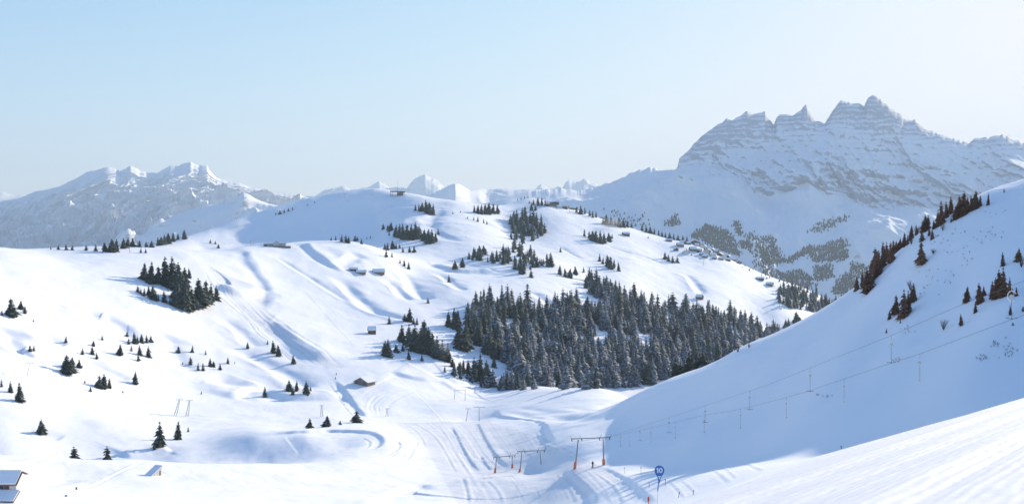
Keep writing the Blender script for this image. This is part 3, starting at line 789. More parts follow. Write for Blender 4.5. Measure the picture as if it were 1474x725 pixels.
clump('in the low strip in front of the forest', '652,528,13 640,535,10 661,536,16 667,536,19 674,537,20 682,543,30 691,546,38 700,551,34 711,528,15')
clump('near the crown of the summit hill', '598,303,10 603,303,12 608,304,13 613,305,18 618,308,18 624,309,16')
clump('in the clump right of the summit', '683,306,12 688,307,13 693,308,15 698,308,16 704,308,17 710,307,15 716,307,13')
clump('in the sparse row under the summit ridge', '673,315,4 682,317,6 688,319,8 696,321,7 701,323,6 652,308,4 663,306,3')
clump('in the broad dark clump below the summit', '552,330,9 558,331,8 563,332,13 560,339,8 570,340,17 575,342,21 580,344,23 586,344,22 592,345,23 598,343,24 603,338,15 605,342,14 611,346,17 617,350,21 622,350,21 627,348,15 631,337,9')
clump('on the shoulder beyond the mountain restaurant', '477,346,6 483,346,8 492,348,12 498,349,12 502,350,11 511,347,9 514,346,6 520,351,9 528,344,4 533,343,5')
clump('in the loose band beneath the summit clump', '554,359,10 558,360,12 565,358,13 570,358,9 575,357,7 580,363,9 589,363,9 596,363,10 556,370,12 564,370,8')
clump('beside the three snowed up huts', '576,379,7 582,383,10 588,387,11')
clump('in the pair below the big hill clump', '655,387,13 666,385,15', variant=4)
clump('in the knot at mid hill', '675,373,12 682,370,15 690,368,16 696,366,14')
clump('trailing down from the mid hill wood', '806,395,15 813,398,13 821,400,15 828,395,13 840,392,9 848,405,21 851,410,23 750,394,18 764,399,12')
clump('in the oblong clump right of mid hill', '841,340,12 848,342,11 853,346,15 858,348,17 864,350,19 870,350,17 876,347,13')
clump('in the clump below the powder cloud', '863,376,12 868,380,11 874,383,17 879,387,19 884,385,13 890,390,14 881,343,7 807,363,8')
clump('in the small stand left of the village', '957,373,11 962,376,11 968,378,11 975,378,10 933,343,4')
clump('beside the top hamlet on the ridge', '830,306,10 836,308,13 842,308,11 849,311,10 853,313,11 858,313,10')
clump('in the belt along the right ridge', '868,322,9 873,323,15 879,323,13 885,325,11 891,327,15 897,327,13 903,327,11 909,326,9')
clump('in the belt above the village', '924,330,10 930,332,11 936,334,11 942,335,11 948,336,10 953,337,9 958,336,9 964,338,10 970,339,10 976,341,9 983,346,10 989,346,10')
clump('on the second skyline bump', '762,293,5 768,295,9 774,296,13 780,296,13 785,296,10 765,303,13 771,303,11 745,286,4 750,285,4 755,284,4 760,283,4')
clump('on the far left skyline ridge', '73,369,5 84,368,7 95,368,9 104,367,8 124,364,9 138,364,11 150,363,14 161,363,20 168,362,19 178,358,16 184,357,16 191,353,14 201,349,11 210,346,9 217,342,6', ymin=900, widen=1.1)
clump('in the clump where the skyline ridge climbs', '227,342,12 242,341,14 232,353,13 237,352,15 243,351,15 249,348,14 256,345,10 265,344,14 218,356,11 203,364,8 210,364,7', ymin=900, widen=1.15)
clump('on the shaded flank of the summit hill', '303,350,6 310,351,5 314,357,7 397,309,4 403,308,6 409,306,6 415,304,5 421,302,4 443,296,3 453,292,3', ymin=900)
W = dict(mat=WARM, ymax=480, widen=.72)
clump('on the skyline of the right hill', '1405,300,27 1388,308,34 1381,311,31 1369,308,26 1355,323,35 1369,320,9 1423,295,18 1445,277,7 1319,319,16', **W)
clump('in the upper dark string on the right hill', '1332,333,25 1336,330,22 1344,330,14 1342,344,15 1312,343,21 1302,355,21 1326,380,34 1290,346,18', **W)
clump('in the dense brown-lit clump on the right hill edge', '1277,360,28 1271,373,34 1282,378,31 1265,395,36 1260,391,36 1267,395,22 1253,375,21 1262,360,18 1248,421,37 1233,418,22 1241,412,22 1272,385,30', **W)
clump('filling the brown-lit ridge band of the right hill', '1350,326,25 1362,314,25 1376,316,22 1393,306,23 1398,304,24 1411,297,17 1327,347,15 1338,339,15 1296,353,17 1307,352,15 1286,367,23 1276,376,25 1258,403,25 1253,410,25 1246,417,24 1263,388,28', mat=WARM, ymax=480, widen=.66)
W = dict(mat=WARM, ymax=480, widen=.72)
clump('in the steep clump midway on the right hill', '1315,434,27 1302,456,41 1290,452,29 1299,456,18 1281,459,14 1296,465,7 1276,479,8 1293,459,11 1312,435,22 1307,450,33', **W)
clump('in the clump by the ski lift at far right', '1393,434,23 1409,437,31 1416,426,15 1428,430,27 1438,428,41 1445,426,43 1454,425,27 1463,426,14 1433,430,32', **W)
clump('scattered beside the tow cable on the right hill', '1443,383,21 1467,375,19 1404,450,15 1383,469,18 1454,453,15 1458,468,5 1473,448,9', **W)
clump('dark behind the spur of the right hill', '973,532,19 990,523,18 1002,522,13 1012,518,14 996,524,14 980,530,12 1007,520,11', Y=420, widen=1.2)
clump('left standing past the forest end', '1146,466,19 1135,472,15 1131,472,13', ymin=700)

# the forest: every further spruce, one mass
def fill(poly, n, hpx, frost, ymin=500, mind=5.0, holes=()):
    poly = [tuple(float(v) for v in q.split(',')) for q in poly.split()]
    x0, x1 = min(p[0] for p in poly), max(p[0] for p in poly); y0, y1 = min(p[1] for p in poly), max(p[1] for p in poly)
    got = []
    for _ in range(n*30):
        if len(got) >= n: break
        px, py = random.uniform(x0, x1), random.uniform(y0, y1)
        if not in_poly(np.array([px]), np.array([py]), poly)[0]: continue
        if any(((px-hx)/rx)**2+((py-hy)/ry)**2 < 1 for hx, hy, rx, ry in holes): continue
        if any(abs(px-a) < mind and abs(py-b) < mind*0.55 for a, b in got): continue
        got.append((px, py))
        x, y, z = hit(px, py, ymin, 2400)
        FOREST.append((x, y, z, hpx*random.choice((random.uniform(0.75, 1.2), random.uniform(0.6, 1.0), random.uniform(0.35, 0.75)))*y/F, frost))
HOLES = [(930, 498, 13, 15), (868, 498, 10, 15), (902, 492, 7, 12), (706, 533, 20, 7), (1000, 492, 6, 9), (765, 536, 10, 6), (858, 543, 10, 8), (792, 476, 7, 11), (730, 470, 6, 8), (960, 512, 7, 9), (815, 512, 6, 8)]
fill('672,448 700,432 745,445 790,447 800,470 780,500 740,505 715,520 690,498 675,480', 165, 33, 0.35, holes=HOLES, mind=4.8)
fill('790,447 830,440 850,452 880,440 905,455 960,478 960,500 880,520 820,520 780,500', 230, 33, 0.65, holes=HOLES, mind=4.8)
fill('720,520 780,500 860,520 940,505 970,530 960,548 890,560 800,560 760,554', 255, 37, 0.85, holes=HOLES, mind=4.8)
fill('848,412 872,412 905,432 960,448 1020,455 1075,462 1100,478 1135,480 1130,490 1040,500 960,500 905,456 860,430', 290, 27, 0.6, mind=4.6, holes=HOLES)
fill('940,500 1040,495 1130,478 1130,484 1000,534 960,548', 150, 30, 0.7, mind=4.6)
fill('700,556 760,552 770,560 720,562 690,556', 24, 26, 0.5, mind=5.0)
fill('640,537 680,540 705,553 690,557 660,545', 14, 22, 0.3, mind=5.0)
fill('732,345 735,318 755,312 785,328 784,337 770,347 750,352', 55, 19, 0.1, mind=3.6)
fill('700,372 722,368 745,352 768,370 800,380 795,388 768,388 752,396 735,384 715,378', 60, 18, 0.1, mind=4.2)
fill('672,372 692,368 705,372 716,380 690,378', 10, 15, 0.1, mind=4.2)
fill('838,408 856,405 872,415 866,428 845,422', 16, 20, 0.2, mind=4.5)
fill('1118,420 1150,412 1200,437 1208,440 1185,452 1150,447 1122,436', 95, 17, 0.35, mind=4.0)
fill('1055,372 1085,388 1110,400 1135,408 1130,411 1100,400 1070,386', 26, 4.5, 0.4, mind=3)
fill('985,352 1005,356 1008,365 990,368', 9, 7, 0.2, mind=3)
fill('1012,360 1030,362 1028,368 1012,367', 9, 7, 0.2, mind=3)
def forest_object():
    protos = []
    for k in range(8):
        bm = bmesh.new(); crown_bm(bm, 300+k, [0.25, .22, .29, .24][k % 4], 13, 9, gap=.1, lean=random.uniform(-.03, .03)); bar(bm, (0, 0, -0.15), (0, 0, 0.9), 0.02, 0.004, 5)
        bm.verts.index_update(); bm.faces.ensure_lookup_table()
        v = np.array([q.co[:] for q in bm.verts]); tri = []
        for f in bm.faces:
            ix = [q.index for q in f.verts]
            for a in range(1, len(ix)-1): tri.append((ix[0], ix[a], ix[a+1]))
        protos.append((v, np.array(tri))); bm.free()
    for frosty, nm in ((False, 'forest'), (True, 'frosted_forest')):
        vs, ts, tn, n = [], [], [], 0
        for (x, y, z, h, fr) in FOREST:
            if (random.random() < fr) != frosty: continue
            v, t = protos[random.randrange(8)]; a = random.uniform(0, 6.28); ca, sa = math.cos(a), math.sin(a)
            wd = random.uniform(0.85, 1.6)
            q = np.stack([(v[:, 0]*ca-v[:, 1]*sa)*h*wd+x, (v[:, 0]*sa+v[:, 1]*ca)*h*wd+y, v[:, 2]*h+z], 1)
            tn.append(np.full(len(v), random.uniform(-.45, .75))); vs.append(q); ts.append(t+n); n += len(v)
        V_, T_ = np.concatenate(vs), np.concatenate(ts)
        me = bpy.data.meshes.new(nm); me.vertices.add(len(V_)); me.vertices.foreach_set('co', V_.astype(np.float32).ravel())
        me.loops.add(T_.size); me.loops.foreach_set('vertex_index', T_.astype(np.int32).ravel())
        me.polygons.add(len(T_)); me.polygons.foreach_set('loop_start', (np.arange(len(T_))*3).astype(np.int32)); me.update(calc_edges=True)
        at = me.attributes.new('tint', 'FLOAT', 'POINT'); at.data.foreach_set('value', np.concatenate(tn).astype(np.float32))
        me.materials.append(FROST if frosty else NEEDLE)
        o = bpy.data.objects.new(nm, me); COL.objects.link(o); o['kind'] = 'stuff'
forest_object()
print('TREES', NTREE[0], 'FOREST', len(FOREST))

# ---- far woods on the lower flank of the massif
def far_woods():
    polys = ['1167,373 1166,364 1197,347 1217,348 1222,375 1177,377|190', '1129,378 1167,353 1172,360 1135,380|60', '1104,342 1112,345 1131,378 1110,382|70', '1172,385 1195,383 1202,400 1173,405|70', '1198,422 1215,396 1232,398 1230,415 1215,432|110',
             '1125,398 1145,388 1168,400 1174,414 1140,418|110', '995,340 1016,325 1049,335 1066,370 1040,362 1010,346|260', '1057,320 1063,322 1068,340 1061,338|25', '1064,348 1081,350 1080,360 1066,358|30', '1092,352 1104,360 1112,384 1098,380|60', '957,326 976,309 977,323|26',
             '1160,334 1180,322 1220,310 1222,316 1185,335|40', '1070,340 1110,350 1120,372 1085,372|45', '1040,330 1120,345 1110,352|18', '1225,380 1250,385 1240,405 1225,395|40', '870,300 930,310 940,330 890,322|14', '1080,375 1130,395 1150,410 1100,400|60']
    vs, fs = [], []
    for q in polys:
        pp, n = q.split('|'); poly = [tuple(float(v) for v in w.split(',')) for w in pp.split()]
        x0, x1 = min(p[0] for p in poly), max(p[0] for p in poly); y0, y1 = min(p[1] for p in poly), max(p[1] for p in poly); k = 0; tries = 0
        n = int(int(n)*3.4)
        while k < int(n) and tries < int(n)*20:
            tries += 1; px, py = random.uniform(x0, x1), random.uniform(y0, y1)
            if not in_poly(np.array([px]), np.array([py]), poly)[0]: continue
            px += random.gauss(0, 2.0); py += random.gauss(0, 1.5)
            k += 1; m = mhit('rocky_mountain', px, py)
            if m is None: continue
            x, y, z = m; h = random.uniform(2.4, 4.2)*y/F; r = h*random.uniform(.3, .5); a0 = random.uniform(0, 6.28)
            for (rr, zb, zt) in ((1, -.1, .6), (.7, .3, 1.0)):
                b = len(vs)
                for j in range(7): vs.append((x+r*rr*random.uniform(.6, 1.2)*math.cos(a0+j*.9), y+r*rr*random.uniform(.6, 1.2)*math.sin(a0+j*.9), z+h*(zb+random.uniform(-.06, .06))))
                vs.append((x, y, z+h*zt))
                for j in range(7): fs.append((b+j, b+(j+1) % 7, b+7))
    me = bpy.data.meshes.new('far_woods'); me.from_pydata(vs, [], fs); me.materials.append(plain('dark_conifers', (0.02, 0.028, 0.028), 0.9))
    o = bpy.data.objects.new('far_woods', me); COL.objects.link(o); o['kind'] = 'stuff'
far_woods()
# ---------------------------------------------------------------- materials of built things
STEEL = plain('galvanised_steel', (0.30, 0.30, 0.31), 0.5, 0.6)
DARKST = plain('dark_steel', (0.10, 0.10, 0.105), 0.5, 0.4)
ORANGE = plain('orange_padding', (0.66, 0.20, 0.10), 0.6)
WOOD = plain('brown_timber', (0.13, 0.08, 0.058), 0.8, var=0.3, scale=1.2)
GREYWOOD = plain('grey_timber', (0.20, 0.16, 0.13), 0.85, var=0.3, scale=1.2)
CREAM = plain('cream_render', (0.60, 0.58, 0.54), 0.85, var=0.1)
REDROOF = plain('red_brown_roof', (0.20, 0.10, 0.09), 0.7)
SLATE = plain('dark_roofing', (0.045, 0.05, 0.055), 0.6)
GLASS = plain('dark_glass', (0.03, 0.04, 0.05), 0.15)
WHITE = plain('white_plastic', (0.78, 0.78, 0.76), 0.45, var=0.04)
BLUE = plain('sign_blue', (0.035, 0.16, 0.46), 0.4, var=0.06)
CLOTH = plain('dark_clothing', (0.035, 0.035, 0.045), 0.85)
SKIN = plain('skin', (0.5, 0.3, 0.22), 0.6)
CABLE = plain('wire_rope', (0.09, 0.09, 0.095), 0.5, 0.3)
RED = plain('red_plastic', (0.5, 0.04, 0.03), 0.5)
BAREWOOD = plain('bare_twigs', (0.10, 0.065, 0.048), 0.9)
roofsnow = bpy.data.materials.new('roof_snow'); roofsnow.use_nodes = True
_b = roofsnow.node_tree.nodes['Principled BSDF']; _b.inputs['Roughness'].default_value = 0.75
_c = mixrgb(roofsnow.node_tree, noise_n(roofsnow.node_tree, None, 2.0), (0.82, 0.83, 0.85), (0.9, 0.9, 0.905)); link(roofsnow.node_tree, _c, _b.inputs['Base Color'])

# ---------------------------------------------------------------- tow lift pylons
def portal(name, label, lb, lt, rb, rt, bl, br, Y, pad, rr=0.16, group='tow lift pylons in a row', arms=True):
    """lb.. are photo points of leg feet and heads, bl/br of the beam ends"""
    P = lambda p, y=Y: at(p[0], p[1], y)
    A, B, C_, D = P(lb), P(lt), P(rb), P(rt)
    for q in (A, C_):
        q.z = min(q.z, ground(q.x, q.y))
    base = (A+C_)/2
    t = thing(name, label, 'ski lift pylon', base, 0, group)
    for a, b, pd in ((A, B, pad[0]), (C_, D, pad[1])):
        bm = bmesh.new(); bar(bm, a-base-Vector((0, 0, 1)), b-base, rr*1.15, rr*0.9, 10); leg = obj('leg', bm, STEEL, t, True)
        if pd:
            bm = bmesh.new(); d = (b-a).normalized(); bar(bm, a-base-d*0.3, a-base+d*2.0*pd, rr*2.4, rr*2.2, 10); obj('foot_padding', bm, ORANGE, t)
    E, G = P(bl)-base, P(br)-base
    bm = bmesh.new(); bar(bm, E, G, rr*0.75, None, 8); obj('crossbeam', bm, STEEL, t)
    if arms:
        u = (G-E).normalized(); n = Vector((-u.y, u.x, 0)).normalized()
        for f in (0.02, 0.27, 0.72, 0.97):
            c = E.lerp(G, f); bm = bmesh.new()
            bar(bm, c-n*0.9+Vector((0, 0, -0.25)), c+n*0.9+Vector((0, 0, -0.25)), 0.07)
            for s in (-0.7, 0.7):
                q = c+n*s+Vector((0, 0, -0.32)); bar(bm, q-u*0.08, q+u*0.08, 0.26, None, 14)
            bar(bm, c, c+Vector((0, 0, -0.3)), 0.06)
            sgn = -1 if f < 0.5 else 1
            bar(bm, c, c+u*sgn*0.55+Vector((0, 0, 0.85)), 0.05)
            obj('sheave_assembly', bm, DARKST, t)
    return t
portal('tow_pylon', 'large grey tow lift portal with two orange padded feet, beside the skier', (827, 675.5), (832.5, 632), (869, 671.5), (868.5, 630.7), (822, 631.2), (879, 628.8), 256, (1, 1), 0.17)
portal('tow_pylon', 'grey tow lift portal with small orange left foot and dark right foot, mid piste', (747.8, 678.4), (751.3, 649), (779, 675), (778, 648), (744.7, 649.3), (785, 647.5), 311, (.5, 0), 0.16)
portal('tow_pylon', 'smaller low portal pylon with orange feet left of the mid piste portal', (712.4, 677.5), (714.8, 657.8), (737.5, 674.8), (737.4, 656.9), (710, 657.5), (742, 655.2), 329, (.8, .8), 0.17)
def tpole(name, label, cat, base_px, top_px, Y=None, arm=2.2, r=0.14, group=None, lattice=False, ymin=100, mat=None):
    if Y is None: x, y, z = hit(base_px[0], base_px[1], ymin)
    else: y = Y; x = (base_px[0]-CX)/F*y; z = ground(x, y)
    base = Vector((x, y, z)); top = at(top_px[0], top_px[1], y)-base
    t = thing(name, label, cat, base, 0, group); m = mat or STEEL
    bm = bmesh.new()
    if lattice:
        w0, w1 = 0.75, 0.22
        cs0 = [Vector((sx*w0, sy*w0, -0.5)) for sx in (-1, 1) for sy in (-1, 1)]; cs1 = [top+Vector((sx*w1, sy*w1, 0)) for sx in (-1, 1) for sy in (-1, 1)]
        for a, b in zip(cs0, cs1): bar(bm, a, b, 0.075, 0.06, 6)
        N = 6
        for k in range(N):
            for i, j in ((0, 1), (1, 3), (3, 2), (2, 0)):
                bar(bm, cs0[i].lerp(cs1[i], k/N), cs0[j].lerp(cs1[j], (k+1)/N), 0.035, None, 4)
    else: bar(bm, (0, 0, -0.6), top, r*1.3, r*0.8, 8)
    obj('mast', bm, m, t)
    if arm:
        bm = bmesh.new(); bar(bm, top+Vector((-arm/2, 0, 0)), top+Vector((arm/2, 0, 0)), r*0.7, None, 6)
        for s in (-1, 1): bar(bm, top+Vector((s*arm*.45, -.5, -.2)), top+Vector((s*arm*.45, .5, -.2)), 0.12, None, 6)
        obj('cross_arm', bm, m, t)
    return t
G4 = 'tow lift posts at the far end of the lift piste'
tpole('lift_post', 'left leaning lift post at the far lip of the lift piste', 'lift post', (670.6, 606.5), (674, 587.7), None, 3.0, .16, G4)
tpole('lift_post', 'upright lift post with wide crossarm at the far lip of the lift piste', 'lift post', (689.7, 605.5), (689.7, 585.7), None, 6.5, .16, G4)
portal('tow_pylon', 'farthest tow lift portal below the low forest strip', (653.8, 576), (655, 561.5), (669.4, 576), (669.6, 560.6), (652, 561.8), (671.5, 560.6), 690, (0, 0), 0.16, arms=False)
GL = 'lattice lift towers on the left snowfield'
tpole('lift_tower', 'left of two leaning lattice lift towers above the winding road', 'lift tower', (252, 597.5), (258.5, 574.5), None, 3.4, .12, GL, True)
tpole('lift_tower', 'right of two leaning lattice lift towers above the winding road', 'lift tower', (269, 598.5), (273, 575.6), None, 3.4, .12, GL, True)
tpole('lift_tower', 'slim lattice tower standing on the flat left of the hairpin', 'lift tower', (463, 599), (463, 583), None, 2.2, .12, GL, True)
tpole('lift_tower', 'short lattice tower beside the bend below the big roofed barn', 'lift tower', (557, 599), (557, 587.5), None, 1.8, .12, GL, True)
tpole('cable_post', 'thin leaning post with crossbar low on the left slope', 'post', (38.5, 541), (43, 522), None, 3.0, .1)
GS = 'chairlift towers on the summit hill'
tpole('lift_tower', 'tall T-topped tower on the shaded left flank of the summit hill', 'lift tower', (342.5, 325.5), (340, 314), None, 7, .3, GS, ymin=1200)
tpole('lift_tower', 'short post where the shaded flank meets the sunny shoulder', 'lift tower', (361, 353), (361, 346.5), None, 2.5, .3, GS, ymin=1000)
tpole('lift_tower', 'thin mast among the skyline trees at far left', 'lift tower', (187.5, 364), (185.5, 355), None, 3, .25, GS, ymin=900)
tpole('lift_tower', 'left T-shaped tower on the summit skyline', 'lift tower', (500, 289.5), (498, 279.5), None, 7.5, .35, GS, ymin=1500)
tpole('lift_tower', 'right T-shaped tower on the skyline next to the summit station', 'lift tower', (535.5, 281), (535, 273), None, 10, .4, GS, ymin=1500)
tpole('lift_tower', 'leaning pole on the snow below the ridge village', 'lift tower', (1011.5, 383), (1013.5, 373), None, 2.5, .25, GS, ymin=1300)
tpole('lift_tower', 'thin pole by the hamlet on the right ridge', 'lift tower', (820, 306.5), (819.5, 299.5), None, 3, .25, GS, ymin=1300)

# ---------------------------------------------------------------- tow cables and T-bars
def line_pt(ax, ay, bx, by, px, ia, ib):
    f = (px-ax)/(bx-ax); inv = ia+(ib-ia)*f
    return at(px, ay+(by-ay)*f, 1/inv)
IV = lambda px: 1/256+(px-860)*((1/101-1/256)/596)
UP = [(838, 633.5), (878, 627.5), (960, 601.5), (1104, 554), (1164, 530), (1282, 483), (1385, 438), (1474, 404), (1560, 372)]
LO = [(826, 634.5), (868, 630.5), (972, 607), (1014, 597), (1066, 588.5), (1104, 579), (1162, 563), (1280, 523), (1327, 508), (1455, 460), (1474, 453), (1560, 424)]
def cable(name, label, p3, r0):
    bm = bmesh.new()
    for a, b in zip(p3[:-1], p3[1:]): bar(bm, a, b, r0, None, 6)
    bmesh.ops.remove_doubles(bm, verts=bm.verts, dist=1e-4)
    o = obj(name, bm, CABLE); tag(o, label, 'cable', 'tow lift cables'); return o
cable('tow_cable', 'upper steel tow cable sloping across the shaded right hill', [at(x, y, 1/IV(x)) for x, y in UP], 0.018)
cable('tow_cable', 'lower steel tow cable sloping across the shaded right hill', [at(x, y, 1/IV(x)) for x, y in LO], 0.018)
P_ = [(825, 633, 256), (747, 651, 311), (713, 659.5, 329), (673, 589, 620), (655, 563, 690)]
cable('tow_cable', 'left tow cable running from the large portal down the piste', [at(*p) for p in P_], 0.02)
P_ = [(876, 631, 256), (783, 649, 311), (740, 657.5, 329), (691, 587, 620), (670, 562, 690)]
cable('tow_cable', 'right tow cable running from the large portal down the piste', [at(*p) for p in P_], 0.02)
def y_on(lst, px):
    return float(np.interp(px, [p[0] for p in lst], [p[1] for p in lst]))
def tbar(px, lst, lab, L, flip, big=False, grp='T-bars on the upper cable'):
    Y = 1/IV(px); top = at(px, y_on(lst, px), Y)
    t = thing('tow_bar', lab, 'ski tow bar', top, yaw_to_cam(top.x, top.y)+(0.25 if flip else 1.35), grp)
    k = L*0.32
    bm = bmesh.new(); bar(bm, (0, 0, 0.03), (0.05, 0, -k*0.55), 0.022, None, 6)
    if big:                                                   # open C-shaped hanger
        prev = None
        for a in np.linspace(0.5, 2*math.pi-0.9, 14):
            q = Vector((0.05+0.42*math.cos(a), 0, -k*0.5-0.55+0.55*math.sin(a)))
            if prev is not None: bar(bm, prev, q, 0.045, None, 6)
            prev = q
    obj('hanger', bm, WHITE if big else STEEL, t)
    bm = bmesh.new(); bar(bm, (0.0, -0.11, -k), (0.0, 0.11, -k), 0.17, None, 16); bar(bm, (0, 0, -k-0.1), (0, 0, -k-0.4), 0.07, 0.05, 8); obj('spring_box', bm, plain_box, t)
    bm = bmesh.new(); bar(bm, (0, 0, -k-0.38), (0.02, 0, -L), 0.02, None, 6); obj('rod', bm, DARKST, t)
    bm = bmesh.new()
    bar(bm, (0.02, 0, -L), (-0.55, 0, -L+0.07), 0.032, 0.026, 8); bar(bm, (0.02, 0, -L), (0.59, 0, -L+0.07), 0.032, 0.026, 8)
    bar(bm, (0.02, 0, -L-0.03), (0.02, 0, -L+0.1), 0.05, None, 8); obj('crossbar', bm, DARKST if flip else RED, t)
plain_box = plain('beige_housing', (0.55, 0.50, 0.42), 0.5)
desc = ['white ringed T-bar hanging nearest at far right', 'T-bar with white box below the steep clump', 'T-bar on the upper cable, third from the right', 'T-bar on the upper cable, fourth from the right', 'T-bar on the upper cable, fifth from the right', 'T-bar on the upper cable, sixth from the right', 'T-bar on the upper cable, seventh from the right', 'T-bar on the upper cable, closest to the large portal']
for i, px in enumerate((1456, 1283, 1166, 1079, 1015, 963, 921, 893)): tbar(px, UP, desc[i], 3.4 if i < 3 else 3.1, True, big=(i == 0))
desc = ['edge-on T-bar with red tip, first from the right on the lower cable', 'edge-on T-bar, second from the right on the lower cable', 'edge-on T-bar, third from the right on the lower cable', 'edge-on T-bar, fourth from the right on the lower cable', 'edge-on T-bar, fifth from the right on the lower cable', 'edge-on T-bar, sixth from the right on the lower cable', 'edge-on T-bar, seventh from the right on the lower cable', 'edge-on T-bar, last on the lower cable before the portal']
for i, px in enumerate((1324, 1215, 1132, 1066, 1014, 972, 937, 906)): tbar(px, LO, desc[i], 3.2, False, grp='T-bars on the lower cable')

# ---------------------------------------------------------------- piste sign "10"
def sign10():
    Y = 46.0; c = at(949.2, 676.5, Y); gx, gy = at(943.5, 700, Y).x, Y
    base = Vector((gx, gy, ground(gx, gy)))
    t = thing('piste_sign', 'blue drop-shaped piste sign reading 10 on a slim pole', 'sign', base, 0)
    q = c-base; px_ = Y/F; r = 7.2*px_
    bm = bmesh.new(); pts2 = []
    for a in np.linspace(R(-35), R(215), 34): pts2.append((q.x+r*math.cos(a), q.z+r*math.sin(a)))
    pts2 += [(q.x-2.4*px_, q.z-10.6*px_), (q.x-1.4*px_-.004, q.z-18.5*px_), (q.x+.2*px_, q.z-18.5*px_), (q.x+2.1*px_, q.z-10.6*px_)]
    prism(bm, pts2, -0.012, 0.012); obj('panel', bm, BLUE, t)
    def glyph(polys):
        bm = bmesh.new()
        for p in polys: prism(bm, [(q.x+a*0.86*px_, q.z+(b*0.8+0.3)*px_) for a, b in p], -0.022, -0.013)
        obj('numeral', bm, WHITE, t)
    glyph([[(-3.7, -4.6), (-1.9, -4.6), (-1.9, 4.6), (-3.3, 4.6), (-3.7, 4.0)], [(-3.72, 4.05), (-5.4, 2.5), (-5.4, 0.9), (-3.72, 2.1)]])
    ring = []
    for k in range(20):
        a0, a1 = 2*math.pi*k/20, 2*math.pi*(k+1)/20
        ring.append([(2.1+3.2*math.cos(a0), 4.7*math.sin(a0)), (2.1+3.2*math.cos(a1), 4.7*math.sin(a1)), (2.1+1.3*math.cos(a1), 2.9*math.sin(a1)), (2.1+1.3*math.cos(a0), 2.9*math.sin(a0))])
    glyph(ring)
    bm = bmesh.new(); box(bm, (q.x, -0.015, q.z-8.6*px_), (4.2*px_, 0.006, 1.6*px_)); box(bm, (q.x-.1*px_, -0.015, q.z-11*px_), (1.6*px_, 0.006, 2.6*px_)); obj('emblem', bm, WHITE, t)
    top = Vector((q.x-0.6*px_, 0.02, q.z-12*px_)); mid = Vector((q.x-2.3*px_, 0.02, q.z-30*px_))
    bm = bmesh.new(); bar(bm, mid, top, 0.024, None, 8); obj('sleeve', bm, BLUE, t)
    bm = bmesh.new(); bar(bm, (mid.x-1.5*px_, 0.02, -0.5), mid, 0.017, None, 8); obj('pole', bm, WHITE, t)
sign10()
def marker(label, base, top, Y=None, r=0.05, mat=None, knob=True, cap=None):
    if Y is None: x, y, z = hit(base[0], base[1], 60)
    else: y = Y; x = (base[0]-CX)/F*y; z = ground(x, y)
    t = thing('piste_marker', label, 'marker pole', (x, y, z), 0, 'marker poles along the piste edge')
    tp = at(top[0], top[1], y)-Vector((x, y, z))
    bm = bmesh.new(); bar(bm, (0, 0, -0.4), tp, r, None, 8); obj('pole', bm, mat or GREYWOOD, t)
    if knob: bm = bmesh.new(); bar(bm, tp*0.86, tp*1.05, r*2.0, None, 8); obj('marker_cap', bm, cap or DARKST, t)
marker('orange marker post with flat cap beside the 10 sign pole', (934, 735), (933.5, 716), 75, 0.035, ORANGE, True, RED)
marker('thin marker pole between the 10 sign and the shaded hill', (922.6, 684), (922.6, 671.5), None, 0.03, GREYWOOD)
marker('thin marker pole left of the 10 sign panel', (934.4, 702), (934.4, 693.5), None, 0.03, GREYWOOD)
marker('dark topped marker pole right of the 10 sign panel', (957.7, 699), (957.7, 689), None, 0.035, GREYWOOD)
marker('short dark marker post right of the sign near the piste lip', (998, 711), (998, 705.5), None, 0.04, DARKST)
marker('leaning dark marker stake between the sign and the lip', (975.5, 716), (978, 708), None, 0.035, DARKST)
marker('small post on the shade line at the foot of the right hill', (1211, 645), (1211, 641.5), None, 0.06, DARKST)
marker('thin marker pole by the foot of the right hill shade', (899, 681), (899, 672.5), None, 0.03, GREYWOOD)
marker('dark stub near the end of the diagonal snow edge at lower left', (110, 704), (110, 700.5), None, 0.2, DARKST, False)
marker('flat stub lowest on the diagonal snow edge at lower left', (95, 714), (95, 712), None, 0.25, DARKST, False)

